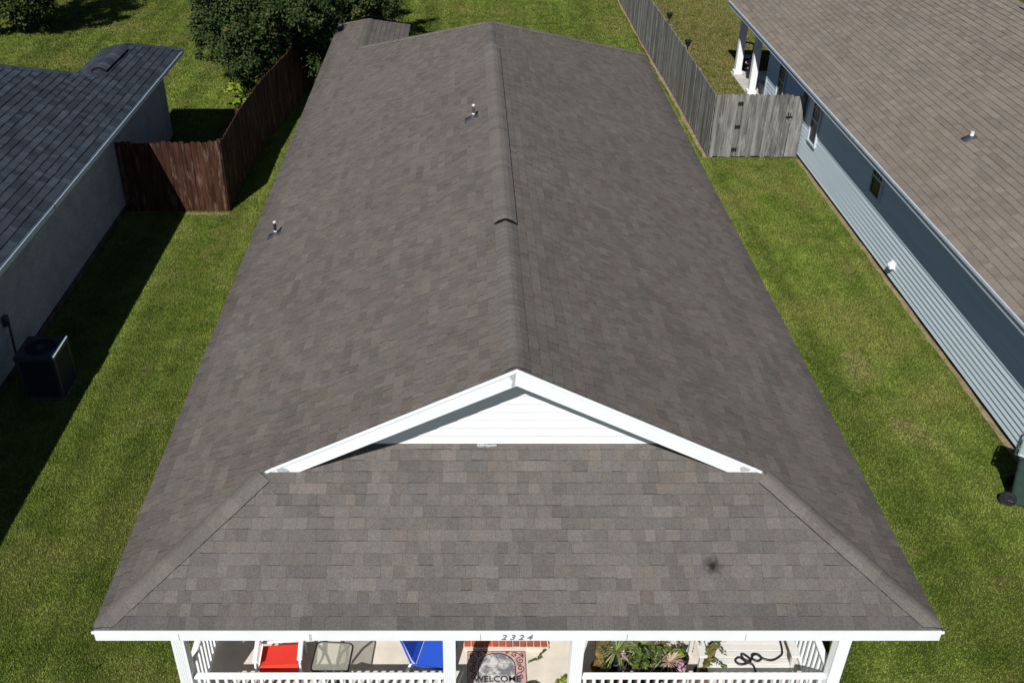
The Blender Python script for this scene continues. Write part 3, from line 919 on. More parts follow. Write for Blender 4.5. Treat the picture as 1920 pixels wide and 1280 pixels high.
def tree(loc, crown_c, crown_r, h_trunk, label, mat, nclump=150, per=260, size=.075, clump=.45, group='trees in the back yard', seed=1, limbs=7, name='broadleaf_tree', hollow=.55, lobes=()):
    g = random.Random(seed)
    t = thing(name, loc, label, 'tree', group)
    base = Vector(loc); cc = Vector(crown_c); cr = crown_r
    mb = MB()
    top = base + (cc - base) * .75
    mb.tube([base, base + Vector((.03, .02, h_trunk * .5)), base + Vector((0, 0, h_trunk)), top], [.15, .12, .10, .04], 9)
    tips = []
    for i in range(limbs):
        a = 2 * math.pi * (i + g.random() * .6) / limbs
        e = cc + Vector((math.cos(a) * cr[0] * .72, math.sin(a) * cr[1] * .72, g.uniform(-.35, .6) * cr[2]))
        s0 = base + Vector((0, 0, h_trunk * g.uniform(.6, 1.2)))
        mid = s0.lerp(e, .5) + Vector((0, 0, .12 * cr[2]))
        mb.tube([s0, mid, e], [.07, .045, .015], 7); tips.append(e)
        for j in range(3):
            q = e + Vector((g.uniform(-.5, .5), g.uniform(-.5, .5), g.uniform(-.3, .5)))
            mb.tube([mid.lerp(e, .4 + .2 * j), q], [.025, .008], 5); tips.append(q)
    mb.build('trunk', M_bark, t, True)
    cs, rs = [], []
    lob = [(g.uniform(0, 6.28), g.uniform(-.5, 1), g.uniform(.75, 1.12)) for _ in range(9)]
    while len(cs) < nclump:
        d = Vector((g.gauss(0, 1), g.gauss(0, 1), g.gauss(0, 1))).normalized()
        k3 = g.random() ** .35 if g.random() > .15 else g.uniform(.2, .6)
        bump = 1 + .16 * math.sin(d.x * 4.1 + seed) + .14 * math.sin(d.y * 5.3 + d.z * 3.7 + seed * 2)
        if k3 < hollow and g.random() < .6: continue
        if g.random() < .08: bump *= g.uniform(1.05, 1.25)
        p = cc + Vector((d.x * cr[0], d.y * cr[1], d.z * cr[2])) * k3 * bump
        if p.z < .35: continue
        cs.append(p); rs.append(clump * g.uniform(.55, 1.2))
    for (lc_, lr_, ln_) in lobes:
        tipp = Vector(lc_)
        for _ in range(ln_):
            cs.append(tipp + Vector((g.gauss(0, lr_ * .5), g.gauss(0, lr_ * .5), g.gauss(0, lr_ * .4)))); rs.append(clump * g.uniform(.35, .8))
    leaf_mesh('crown', mat, [tuple(p) for p in cs], rs, per, size, t, .2, .5, seed)
    return t

tree((-6.75, 25.0, 0), (-6.8, 24.2, 2.7), (1.9, 2.3, 1.9), 1.0, 'dense dark green tree leaning over the brown plank fence beside the rear roof corner', M_leaf_dark, 210, 300, .054, .34, seed=3, lobes=[((-8.6, 23.6, 2.6), .7, 18), ((-8.9, 24.6, 1.6), .6, 10), ((-8.0, 22.4, 1.7), .6, 12), ((-7.5, 21.8, 2.3), .5, 12), ((-7.0, 21.6, 1.6), .45, 8), ((-5.3, 22.6, 2.9), .6, 14), ((-6.2, 21.9, 3.0), .5, 12), ((-8.4, 22.8, 3.3), .5, 9), ((-5.0, 23.6, 3.6), .5, 10), ((-7.7, 23.0, 3.9), .6, 10)])
tree((-5.55, 24.7, 0), (-5.35, 24.3, 1.9), (.85, 1.3, 1.35), .7, 'narrow dark bush squeezed between brown plank fence and the brown roof edge', M_leaf_dark, 80, 320, .05, .34, seed=8, limbs=5, name='garden_bush')
tree((-17.7, 31.3, 0), (-17.7, 31.3, 2.7), (1.9, 1.7, 2.9), 1.3, 'mid-green tree in the far corner beyond the slate-blue roof', M_leaf_mid, 170, 300, .07, .45, seed=5)
tree((-3.95, 28.9, 0), (-3.95, 28.9, 2.6), (1.0, .9, 1.6), 1.2, 'small dark tree standing right behind the little rear roof wing', M_leaf_dark, 60, 240, .055, .33, seed=11, limbs=5)
tree((-6.0, 31.5, 0), (-6.0, 31.5, 2.5), (2.0, 1.8, 2.2), 1.0, 'shadowy tree at the back of the lawn behind the dense dark tree', M_leaf_mid, 120, 260, .07, .45, seed=13)

# lime-leaved plant outside the brown fence
pl = thing('leafy_plant', (-7.5, 23.0, 0), 'lime and yellow leaved plant on the lawn outside the brown plank fence', 'plant')
mb = MB()
for i in range(7):
    a = i * .9; mb.tube([(-7.5, 23, 0), (-7.5 + .2 * math.cos(a), 23 + .35 * math.sin(a), .5), (-7.5 + .35 * math.cos(a), 23 + .6 * math.sin(a), .85)], [.014, .01, .005], 5)
mb.build('stem', M_bark, pl)
g = random.Random(3)
leaf_mesh('foliage', M_leaf_lime, [(-7.5 + g.gauss(0, .27), 23 + g.gauss(0, .5), g.uniform(.2, .95)) for _ in range(34)], [.16] * 34, 16, .105, pl, .5, .42, 4)
pl = thing('leafy_plant', (-7.15, 21.3, 0), 'low dark weed against the outer face of the brown fence', 'plant')
leaf_mesh('foliage', M_leaf_mid, [(-7.0 + g.gauss(0, .14), 21.5 + g.gauss(0, .3), g.uniform(.05, .4)) for _ in range(14)], [.14] * 14, 16, .08, pl, .5, .42, 6)

# ================================================================== AC UNIT
ac = thing('air_conditioner', (-8.255, 7.5, 0), 'dark square outdoor air conditioner with round fan grille beside the painted brick wall', 'air conditioner')
x0, x1, y0, y1 = -8.61, -7.90, 7.13, 7.84
mb = MB(); mb.bbox((x0 - .03, y0 - .02, 0), (x1 + .03, y1 + .03, .06), .01); mb.build('pad', M_foot, ac)
mb = MB(); mb.bbox((x0 + .03, y0 + .03, .06), (x1 - .03, y1 - .03, .86), .02); mb.build('coil', M_acdark, ac)
mb = MB()
for z in np.arange(.10, .84, .035):
    for a, b in (((x0, y0, z), (x1, y0 + .012, z + .014)), ((x0, y1 - .012, z), (x1, y1, z + .014)), ((x0, y0 + .012, z), (x0 + .012, y1 - .012, z + .014)), ((x1 - .012, y0 + .012, z), (x1, y1 - .012, z + .014))):
        mb.box(a, b)
mb.build('louver', M_ac, ac)
for (x, y) in ((x0, y0), (x1 - .06, y0), (x0, y1 - .06), (x1 - .06, y1 - .06)):
    mb = MB(); mb.bbox((x - .004, y - .004, .06), (x + .064, y + .064, .87), .01); mb.build('corner_post', M_ac, ac)
mb = MB()      # top with a round fan opening
cx0, cy0, R = (x0 + x1) / 2, (y0 + y1) / 2, .27
n = 32
for i in range(n):
    t0, t1 = 2 * math.pi * i / n, 2 * math.pi * (i + 1) / n
    def sq(t):
        c, s = math.cos(t), math.sin(t); k3 = .365 / max(abs(c), abs(s)); return (cx0 + c * k3, cy0 + s * k3)
    ci = [(cx0 + R * math.cos(t), cy0 + R * math.sin(t)) for t in (t0, t1)]
    o0, o1 = sq(t0), sq(t1)
    mb.face([(*ci[0], .93), (*o0, .93), (*o1, .93), (*ci[1], .93)])
    mb.face([(*o0, .93), (*o0, .86), (*o1, .86), (*o1, .93)])
    mb.face([(*ci[0], .93), (*ci[1], .93), (*ci[1], .86), (*ci[0], .86)])
mb.build('top_panel', M_ac, ac)
mb = MB()
for r in (.08, .12, .16, .20, .24): mb.tube([(cx0 + r * math.cos(t), cy0 + r * math.sin(t), .935) for t in np.linspace(0, 2 * math.pi, 29)], .004, 5, False)
for i in range(8):
    t = i * math.pi / 4; mb.tube([(cx0 + .05 * math.cos(t), cy0 + .05 * math.sin(t), .938), (cx0 + .28 * math.cos(t), cy0 + .28 * math.sin(t), .934)], .004, 5)
mb.lathe([(0, .945), (.07, .943), (.085, .93), (.085, .90)], (cx0, cy0, 0), 20)
mb.build('fan_grille', M_ac, ac)
mb = MB()
for i in range(4):
    t = i * math.pi / 2 + .3
    p = [(.05, -.05, .87), (.24, -.09, .85), (.24, .07, .90), (.05, .04, .89)]
    mb.extr([(cx0 + a * math.cos(t) - b * math.sin(t), cy0 + a * math.sin(t) + b * math.cos(t), c) for a, b, c in p], (0, 0, -.006))
mb.build('fan_blade', M_acdark, ac)
mb = MB(); mb.extr([(x1 - .05, y0 + .03, .931), (x1 + .012, y0 + .0, .931), (x1 + .012, y1, .931), (x1 - .02, y1, .931)], (0, 0, .006)); mb.build('painted_sun_strip', M_acsun, ac)  # added pale sliver: sunlight catching the top's right edge, painted in colour

# ================================================================== WHEELED BIN
bn = thing('wheeled_bin', (8.22, 4.3, 0), 'green wheeled rubbish bin with pale lid standing by the blue-grey siding', 'bin')
ang = math.radians(-35)
def B(p):        # local: -x is the back with wheels and handle
    x, y, z = p
    return (8.37 + x * math.cos(ang) - y * math.sin(ang), 4.40 + x * math.sin(ang) + y * math.cos(ang), z)
mb = MB()
prof = [(.04, .235, .225), (.10, .245, .235), (.80, .305, .285), (.93, .315, .295), (.94, .335, .31), (.98, .335, .31)]
rings = []
for z, a, b in prof:
    r = .05; q = []
    for sx_, sy_, t0 in ((1, 1, 0), (-1, 1, 90), (-1, -1, 180), (1, -1, 270)):
        for j in range(4):
            t = math.radians(t0 + j * 30); q.append(B((sx_ * (a - r) + r * math.cos(t) + (-.02 * z), sy_ * (b - r) + r * math.sin(t), z)))
    rings.append(q)
n = 16
mb.idx([p for q in rings for p in q], [(i * n + j, i * n + (j + 1) % n, i * n + n + (j + 1) % n, i * n + n + j) for i in range(len(rings) - 1) for j in range(n)] + [tuple(range(n - 1, -1, -1)), tuple(range((len(rings) - 1) * n, len(rings) * n))])
mb.build('body', M_bin, bn)
mb = MB()
mb.bbox((-.37, -.33, .985), (.34, .33, 1.03), .02, fn=B)
mb.bbox((-.27, -.26, 1.03), (.28, .26, 1.07), .03, fn=B)
lid = mb.build('lid', M_binlid, bn)
mb = MB(); mb.tube([B((-.36, -.30, .985)), B((-.40, -.29, .985)), B((-.41, 0, .985)), B((-.40, .29, .985)), B((-.36, .30, .985))], .017, 8); mb.bbox((-.41, -.035, .95), (-.35, .035, .985), .008, fn=B)
mb.build('handle', M_bin, bn)
mb = MB(); mb.tube([B((-.20, -.30, 1.045)), B((-.14, -.18, 1.085)), B((-.12, 0, 1.09)), B((-.14, .18, 1.085))], .014, 7); mb.build('strap', M_rubber, bn)
for sy_ in (-1, 1):
    mb = MB()
    c = (-.27, sy_ * .27, .125)
    pr = [(.0, -.03), (.05, -.035), (.06, -.022), (.095, -.022), (.105, -.03), (.125, -.022), (.125, .022), (.105, .03), (.0, .03)]
    v = []; f = []
    for (rad, ax) in pr:
        for j in range(24):
            t = 2 * math.pi * j / 24; v.append(B((c[0] + rad * math.cos(t), c[1] + ax, c[2] + rad * math.sin(t))))
    for i in range(len(pr) - 1):
        for j in range(24): f.append((i * 24 + j, i * 24 + (j + 1) % 24, i * 24 + 24 + (j + 1) % 24, i * 24 + 24 + j))
    mb.idx(v, f)
    wh = mb.build('wheel', M_rubber, bn)
    mb = MB()
    for i in range(5):
        t = 2 * math.pi * i / 5
        mb.tube([B((c[0], c[1] + sy_ * .03, c[2])), B((c[0] + .085 * math.cos(t), c[1] + sy_ * .027, c[2] + .085 * math.sin(t)))], .011, 6)
    mb.build('rim', M_pipe, wh)
mb = MB(); mb.tube([B((-.27, -.27, .125)), B((-.27, .27, .125))], .012, 8); mb.build('axle', M_black, bn)
for sy_ in (-.12, .12):
    mb = MB(); mb.box((-.41, sy_ - .02, .90), (-.30, sy_ + .02, .985), fn=B); mb.build('handle_bracket', M_bin, bn)

# ================================================================== PORCH THINGS
def sling_chair(loc, rot, mat, label, name='patio_chair', arms=True):
    """local: faces -y"""
    t = thing(name, loc, label, 'chair', 'fabric patio chairs')
    c, s = math.cos(rot), math.sin(rot)
    L = lambda p: (loc[0] + p[0] * c - p[1] * s, loc[1] + p[0] * s + p[1] * c, loc[2] + p[2])
    for sg in (-1, 1):
        mb = MB()
        x = sg * .275
        if not arms:
            for pa, pb in (((x * .9, -.24, 0), (x * .9, -.20, .385)), ((x * .9, .36, 0), (x * .9, .20, .385))):
                mb = MB(); mb.tube([L(pa), L(pb)], .016, 8); mb.build('leg', M_vinyl, t, True)
            continue
        mb.tube([L((x, -.27, 0)), L((x, -.26, .50)), L((x, -.22, .55)), L((x, .0, .56)), L((x, .22, .55)), L((x, .30, 0))], .017, 8)
        mb.build('side_frame', M_vinyl, t, True)
        mb = MB(); mb.bbox((x - .032, -.27, .556), (x + .032, .20, .585), .01, fn=L); mb.build('armrest', M_vinyl, t)
    mb = MB()
    mb.tube([L((-.25, -.20, .385)), L((-.25, .20, .36)), L((-.25, .36, .88)), L((.25, .36, .88)), L((.25, .20, .36)), L((.25, -.20, .385)), L((-.25, -.20, .385))], .014, 8)
    mb.build('seat_frame', M_vinyl if arms else mat, t, True)
    def cloth(pts, nm):
        mb = MB()
        for (a, b) in zip(pts[:-1], pts[1:]):
            mb.idx([L((-.24, a[0], a[1])), L((.24, a[0], a[1])), L((.24, b[0], b[1])), L((-.24, b[0], b[1])),
                    L((-.24, a[0], a[1] - .018)), L((.24, a[0], a[1] - .018)), L((.24, b[0], b[1] - .018)), L((-.24, b[0], b[1] - .018))],
                   [(0, 1, 2, 3), (7, 6, 5, 4), (0, 4, 5, 1), (2, 6, 7, 3), (1, 5, 6, 2), (0, 3, 7, 4)])
        return mb.build(nm, mat, t)
    cloth([(-.265, .27), (-.255, .40), (-.20, .425), (0, .40), (.14, .385)], 'seat')
    if arms:
        mb = MB(); mb.tube([L((-.25, .165, .42)), L((.25, .165, .42))], .016, 8); mb.build('back_bar', M_vinyl, t, True)
    cloth([(.15, .385) if not arms else (.185, .42), (.20, .46), (.24, .58), (.30, .74), (.345, .90)], 'backrest')
    return t
sling_chair((-2.93, 1.03, .1), math.radians(4), M_red, 'red fabric patio chair with white arms on the porch')
sling_chair((-1.00, 1.08, .1), math.radians(76), M_blue, 'blue fabric patio chair turned sideways beside the front door mat', arms=False)
# side table with a tinted glass top
TZ = .60
tb = thing('side_table', (-2.23, .80, .1), 'small square glass-topped table with dark rim between the red and blue chairs', 'table')
def glass_thin():
    k = NT('tinted_glass', .05, .5)
    k.color((.42, .43, .36)); k.b.inputs['Alpha'].default_value = .34
    return k.m
def rsq(r, cr, z, c=(-2.23, .80), n=6, rot=-.07):
    out = []
    for sx_, sy_, t0 in ((1, 1, 0), (-1, 1, 90), (-1, -1, 180), (1, -1, 270)):
        for j in range(n):
            t = math.radians(t0 + j * 90 / (n - 1)); p = (sx_ * (r - cr) + cr * math.cos(t), sy_ * (r - cr) + cr * math.sin(t))
            out.append((c[0] + p[0] * math.cos(rot) - p[1] * math.sin(rot), c[1] + p[0] * math.sin(rot) + p[1] * math.cos(rot), z))
    return out
mb = MB(); mb.extr(rsq(.225, .06, .1 + TZ), (0, 0, .006)); mb.build('glass_top', glass_thin(), tb)
mb = MB(); q = rsq(.23, .065, .1 + TZ); mb.tube(q + [q[0]], .012, 7, False); mb.build('rim', M_black, tb, True)
M_brown = plain('bronze_tube', (.05, .048, .042), .45, .4)
for sx_, sy_ in ((1, 1), (1, -1), (-1, 1), (-1, -1)):
    mb = MB(); c = (-2.23, .80)
    mb.tube([(c[0] + sx_ * .20, c[1] + sy_ * .20, .685), (c[0] + sx_ * .10, c[1] + sy_ * .12, .64), (c[0] + sx_ * .04, c[1] + sy_ * .05, .50), (c[0] + sx_ * .05, c[1] + sy_ * .06, .32), (c[0] + sx_ * .2, c[1] + sy_ * .2, .1)], .018, 7); mb.build('leg', M_brown, tb, True)

# welcome mat
wm = thing('door_mat', (-.16, 1.12, .1), 'pink and black scrollwork mat reading WELCOME below the brick threshold', 'mat')
k = NT('mat_rubber', .9, .1); k.color(k.scale((.50, .31, .29), k.rng(k.noise(25, 4), .3, .7, .8, 1.15))); M_mat = k.m
k = NT('mat_stone', .9, .1); k.color(k.mix(k.rng(k.noise(7, 5, rough=.7), .44, .58, 0, 1), (.16, .16, .17), (.56, .54, .52))); M_stone = k.m
MX, MY0, MY1 = -.165, .86, 1.385
mb = MB(); mb.bbox((MX - .385, MY0, .101), (MX + .385, MY1, .112), .003); mb.build('mat_base', M_mat, wm)
mb = MB()
arch = [(MX - .24, MY0 + .02)] + [(MX - .24 * math.cos(t), MY0 + .27 + .215 * math.sin(t)) for t in np.linspace(0, math.pi, 25)] + [(MX + .24, MY0 + .02)]
mb.extr([(x, y, .1125) for x, y in arch], (0, 0, .004)); mb.build('arch_panel', M_stone, wm)
mb = MB()
mb.tube([(x, y, .117) for x, y in arch], .006, 6)
def spiral(cx, cy, r, turns, d, t0):
    return [(cx + r * (1 - u) * math.cos(t0 + d * u * turns * 6.283), cy + r * (1 - u) * math.sin(t0 + d * u * turns * 6.283), .115) for u in np.linspace(0, .92, 30)]
for sg in (-1, 1):
    for (dx, dy, r, tt, t0) in ((.31, .37, .055, 1.6, 1.5), (.31, .24, .05, 1.6, -1.5), (.30, .12, .06, 1.7, 1.2), (.235, .46, .045, 1.5, .3), (.33, .475, .03, 1.3, 3), (.14, .49, .025, 1.2, 0), (.30, .305, .03, 1.2, 2), (.345, .43, .02, 1.2, 1)):
        mb.tube(spiral(MX + sg * dx, MY0 + dy, r, tt, sg, t0 if sg > 0 else math.pi - t0), .0055, 5)
for x in (MX - .378, MX + .378): mb.tube([(x, MY0 + .01, .114), (x, MY1 - .01, .114)], .004, 5)
mb.tube([(MX - .378, MY1 - .008, .114), (MX + .378, MY1 - .008, .114)], .004, 5)
mb.build('scrollwork', M_black, wm)
mb = MB(); mb.box((MX - .31, MY0 + .015, .1165), (MX + .31, MY0 + .135, .1205)); mb.build('word_band', M_stone, wm)
m = join_text('WELCOME', .125, .002, 0, .0015); m.materials.append(M_black)
o = bpy.data.objects.new('lettering', m); C.objects.link(o); o.parent = wm
o.location = (MX + .16 - .165 + .0 - MX - .155 + MX, MY0 + .032 - 1.12, .1215 - .1)
o.location.x = MX - (-.16)

# bench with hose
bz = .1
be = thing('garden_bench', (3.0, 1.1, .1), 'white painted slatted bench on the right half of the porch', 'bench')
mb = MB()
for i in range(4): mb.bbox((2.42, .84 + i * .105, .50), (3.50,   .84 + i * .105 + .093, .525), .004)
mb.build('seat', M_bench, be)
mb = MB(); mb.bbox((2.42, .815, .40), (3.50, .838, .515), .004); mb.build('apron', M_bench, be)
mb = MB()
for i in range(14): mb.box((2.46 + i * .075, 1.29 + .0, .55), (2.46 + i * .075 + .062, 1.31, .98), fn=lambda p: (p[0], p[1] + (p[2] - .55) * .2, p[2]))
mb.bbox((2.42, 1.37, .97), (3.52, 1.41, 1.05), .008); mb.bbox((2.42, 1.285, .535), (3.52, 1.315, .575), .006)
mb.build('backrest', M_bench, be)
for x in (2.38, 3.53):
    mb = MB(); mb.bbox((x - .05, .78, .70), (x + .06, 1.38, .73), .008); mb.build('armrest', M_bench, be)
    for y in (.83, 1.30):
        mb = MB(); mb.bbox((x - .02, y, .1), (x + .03, y + .06, .70), .005); mb.build('leg', M_bench, be)
hs = []
for (px_, py_, z) in ((3.38, 1.33, .62), (3.41, 1.22, .55), (3.37, 1.10, .54), (3.28, .99, .54), (3.15, .93, .54), (3.03, .97, .54), (2.94, 1.05, .545), (2.87, 1.03, .55), (2.86, .94, .555), (2.93, .90, .555), (3.0, .95, .56), (2.96, 1.02, .565), (2.88, 1.0, .57), (2.80, .90, .56), (2.72, .93, .56), (2.70, 1.03, .555), (2.75, 1.02, .56), (2.82, .90, .565), (2.70, .84, .555), (2.62, .85, .55), (2.58, .92, .55), (2.66, .98, .55), (2.74, .88, .56), (2.84, .82, .55), (2.90, .76, .42), (2.97, .70, .2)):
    hs.append((px_, py_, z))
hs = [(3.46 + (a - 3.38) * .80, .80 + (b - .82) * .78, c) for a, b, c in hs]
hs[0] = (3.47, 1.40, .62); hs[1] = (3.47, 1.25, .56)
def smooth_path(p, n=5):
    out = []
    for i in range(len(p) - 1):
        p0, p1, p2, p3 = [Vector(p[max(0, min(len(p) - 1, j))]) for j in (i - 1, i, i + 1, i + 2)]
        for k2 in range(n):
            t = k2 / n
            out.append(.5 * ((2 * p1) + (p2 - p0) * t + (2 * p0 - 5 * p1 + 4 * p2 - p3) * t * t + (3 * p1 - p0 - 3 * p2 + p3) * t ** 3))
    return out + [Vector(p[-1])]
mb = MB(); mb.tube(smooth_path(hs), .014, 8)
tag(mb.build('garden_hose', M_hose, None, True), 'tangled black garden hose lying on the white bench', 'hose')

# potted plants
def pot(t, x, y, r, h, mat):
    mb = MB(); mb.lathe([(0, .0), (r * .72, .0), (r * .95, h * .85), (r * 1.05, h * .86), (r * 1.05, h), (r * .9, h), (r * .88, h * .9), (0, h * .88)], (x, y, .1), 18); mb.build('pot', mat, t, True)
def pot_thing(x, y, label, name='potted_plant'): return thing(name, (x, y, .1), label, 'potted plant', 'potted plants behind the right railing')
g = random.Random(9)
def column_plant(x, y, h, label, lean=(0, 0), seed=1):
    t = pot_thing(x, y, label); pot(t, x, y, .11, .2, M_terra)
    mb = MB(); mb.tube([(x, y, .28), (x + lean[0] * .5, y + lean[1] * .5, .28 + h * .5), (x + lean[0], y + lean[1], .28 + h)], [.02, .016, .008], 6); mb.build('stem', M_bark, t)
    cs = [(x + lean[0] * u, y + lean[1] * u, .28 + h * u) for u in np.linspace(.08, 1, 9)]
    leaf_mesh('foliage', M_leaf_rust, cs, [.06] * 9, 40, .034, t, .2, .6, seed)
def spike_plant(x, y, label, n=26, L=.38, mat=None, seed=1, z=.34):
    t = pot_thing(x, y, label); pot(t, x, y, .13, .24, M_darkpot)
    r = random.Random(seed); mb = MB()
    for i in range(n):
        a = r.uniform(0, 6.28); e = r.uniform(-.35, 1.2); l = L * r.uniform(.6, 1.1)
        d = Vector((math.cos(a) * math.cos(e), math.sin(a) * math.cos(e), math.sin(e))); s = Vector((-math.sin(a), math.cos(a), 0)) * .010
        p0 = Vector((x, y, z)); p1 = p0 + d * l * .55; p2 = p0 + d * l + Vector((0, 0, -.12 * l))
        ti = r.random() * .9
        mb.face((p0 - s * .6, p0 + s * .6, p1 + s, p1 - s), tint=ti); mb.face((p1 - s, p1 + s, p2), tint=ti)
    mb.build('foliage', mat or M_leaf_spike, t)
def bushy_plant(x, y, label, h, r_, mat, seed=1, size=.06, n=16, per=26, potmat=M_darkpot, zlo=.3):
    t = pot_thing(x, y, label); pot(t, x, y, .12, .22, potmat)
    rr_ = random.Random(seed); mb = MB()
    for i in range(5):
        a = i * 1.26; mb.tube([(x, y, .3), (x + r_ * .6 * math.cos(a), y + r_ * .6 * math.sin(a), .3 + h * .8)], [.008, .004], 5)
    mb.build('stem', M_bark, t)
    leaf_mesh('foliage', mat, [(x + rr_.gauss(0, r_ * .5), y + rr_.gauss(0, r_ * .5), zlo + h * rr_.random()) for _ in range(n)], [r_ * .5] * n, per, size, t, .5, .5, seed)
column_plant(1.14, .98, .62, 'upright rusty orange succulent column next to the right-centre porch post', (.02, .06), 3)
spike_plant(1.36, 1.10, 'pale green spiky plant with long narrow leaves', 70, .36, None, 4, .46)
spike_plant(1.66, 1.14, 'yellow-green grassy spiky plant in the middle of the pots', 90, .38, None, 6, .48)
bushy_plant(1.84, 1.04, 'dark leafy plant at the foot of the spiky plants', .30, .2, M_leaf_mid, 7, .03, 14, 26)
spike_plant(2.02, .96, 'dry straw-coloured plant with bare twigs', 40, .26, M_leaf_straw, 8, .42)
bushy_plant(2.18, 1.10, 'bright green trailing plant by the bench end', .30, .15, M_leaf_lime, 9, .03, 8, 12)
def vine_plant(x, y, label, mat, seed, n=8, h=.75, spread=.3):
    t = pot_thing(x, y, label); pot(t, x, y, .10, .18, M_darkpot)
    r = random.Random(seed); mb = MB(); cs = []
    for i in range(n):
        a = r.uniform(0, 6.28); q = spread * r.uniform(.4, 1.2); hh = h * r.uniform(.5, 1.1)
        pth = smooth_path([(x, y, .27), (x + q * .3 * math.cos(a), y + q * .3 * math.sin(a), .27 + hh * .6), (x + q * .8 * math.cos(a + .4), y + q * .6 * math.sin(a + .4), .27 + hh), (x + q * 1.3 * math.cos(a + .7), y + q * .8 * math.sin(a + .7), .27 + hh * .8)], 4)
        mb.tube(pth, .005, 5); cs += [tuple(p) for p in pth[3:]]
    mb.build('stem', M_leaf_straw, t)
    leaf_mesh('foliage', mat, cs, [.035] * len(cs), 3, .034, t, .5, .55, seed)
vine_plant(1.50, 1.22, 'tall dark trailing vine tangled behind the pale spiky plant', M_leaf_pot, 21)
vine_plant(1.92, 1.20, 'tall rusty vine tangled behind the dry twig plant', M_leaf_rust, 22)
vine_plant(1.76, .86, 'loose green vine sprawling before the grassy spiky plant', M_leaf_pot, 23, 8, .5, .28)
vine_plant(2.44, .92, 'wispy leafy vine reaching over the white bench seat', M_leaf_pot, 24, 5, .8, .3)
bushy_plant(1.54, .66, 'green leafy plant poking over the right railing', .55, .09, M_leaf_pot, 10, .035, 9, 11, zlo=.45)
column_plant(2.36, .74, .66, 'leaning rusty green succulent column in front of the bench', (.22, .22), 12)
bushy_plant(1.36, .64, 'pale pink flowering sprig showing above the right railing', .62, .07, M_leaf_pink, 13, .018, 6, 13, M_terra, .42)
bushy_plant(2.04, .52, 'purple-pink blossom cluster leaning on the right railing', .50, .07, M_leaf_pink, 14, .02, 7, 18, M_terra, .45)
bushy_plant(1.14, .62, 'low dark plant behind the railing by the porch post', .3, .13, M_leaf_mid, 15, .035, 9, 20, M_darkpot, .3)
bushy_plant(.62, .58, 'yellow-green leafy pot plant standing between mat and porch post', .30, .10, M_leaf_lime, 16, .032, 9, 14, M_terra, .32)
bushy_plant(.22, .60, 'small green sprig at the corner of the welcome mat', .16, .05, M_leaf_lime, 18, .03, 5, 10, M_darkpot, .30)
mb = MB(); vine = smooth_path([(.53, 1.60, .12), (.52, 1.48, .115), (.48, 1.38, .12), (.42, 1.33, .115), (.41, 1.27, .12), (.33, 1.25, .115), (.26, 1.22, .12)])
vt = thing('trailing_vine', (.45, 1.4, .1), 'thin vine trailing across the porch floor beside the brick threshold', 'plant')
mb.tube(vine, .006, 5); mb.build('stem', M_bark, vt)
leaf_mesh('foliage', M_leaf_pot, [tuple(p) for p in vine[::3]], [.025] * len(vine[::3]), 4, .03, vt, 1, .5, 5)

# small things by the left rail
mb = MB()
mb.lathe([(0, 0), (.05, 0), (.06, .10), (.055, .11), (0, .10)], (-3.08, 1.30, .1), 12)
tag(mb.build('small_pot', M_darkpot), 'tiny dark pot standing on the porch floor behind the red chair', 'pot')

# ================================================================== SMALL YARD THINGS
for (y, lab) in ((26.9, 'farther small black lantern behind the top of the grey fence'), (23.6, 'nearer small black lantern behind the top of the grey fence')):
    t = thing('garden_lantern', (6.42, y, 0), lab, 'lantern', 'lanterns along the grey fence')
    mb = MB(); mb.tube([(6.42, y, 0), (6.42, y, 1.72)], .014, 6); mb.build('pole', M_black, t)
    mb = MB(); mb.lathe([(.0, 1.70), (.06, 1.70), (.10, 1.86), (.09, 1.86), (.0, 1.80)], (6.42, y, 0), 8); mb.build('lamp_cup', M_black, t)
    mb = MB(); mb.lathe([(.125, 1.86), (.12, 1.885), (.0, 1.915)], (6.42, y, 0), 8); mb.build('lamp_cap', M_black, t)
t = thing('patio_chair', (9.3, 26.5, .0), 'black curved-back chair in shade behind the white patio columns', 'chair')
mb = MB(); mb.tube(smooth_path([(8.98, 26.75, .72), (9.02, 26.95, .80), (9.25, 27.02, .84), (9.48, 26.95, .80), (9.52, 26.75, .72)]), .03, 7); mb.build('backrest', M_black, t)
mb = MB(); mb.bbox((9.0, 26.5, .40), (9.5, 26.95, .44), .015); mb.build('seat', M_black, t)
for (x, y) in ((9.02, 26.52), (9.48, 26.52), (9.02, 26.93), (9.48, 26.93)):
    mb = MB(); mb.tube([(x, y, 0), (x, y, .42 if y < 26.8 else .78)], .015, 6); mb.build('leg', M_black, t)
t = thing('flower_pot', (9.08, 25.55, .06), 'pink flowering plant beside the rear white patio column', 'potted plant')
mb = MB(); mb.lathe([(0, 0), (.10, 0), (.13, .22), (.11, .22), (0, .2)], (9.08, 25.55, .06), 14); mb.build('pot', M_darkpot, t)
leaf_mesh('foliage', M_leaf_pink, [(9.06 + g.gauss(0, .05), 25.5 + g.gauss(0, .06), g.uniform(.32, .75)) for _ in range(12)], [.09] * 12, 20, .035, t, .4, .5, 9)
t = thing('patio_bench', (9.3, 23.6, .06), 'low dark storage bench in the shade against the patio wall', 'bench')
mb = MB(); mb.bbox((9.0, 22.9, .08), (9.45, 24.0, .42), .015); mb.build('box', M_ac, t)
mb = MB(); mb.bbox((8.98, 22.88, .42), (9.47, 24.02, .46), .012); mb.build('lid', M_ac, t)

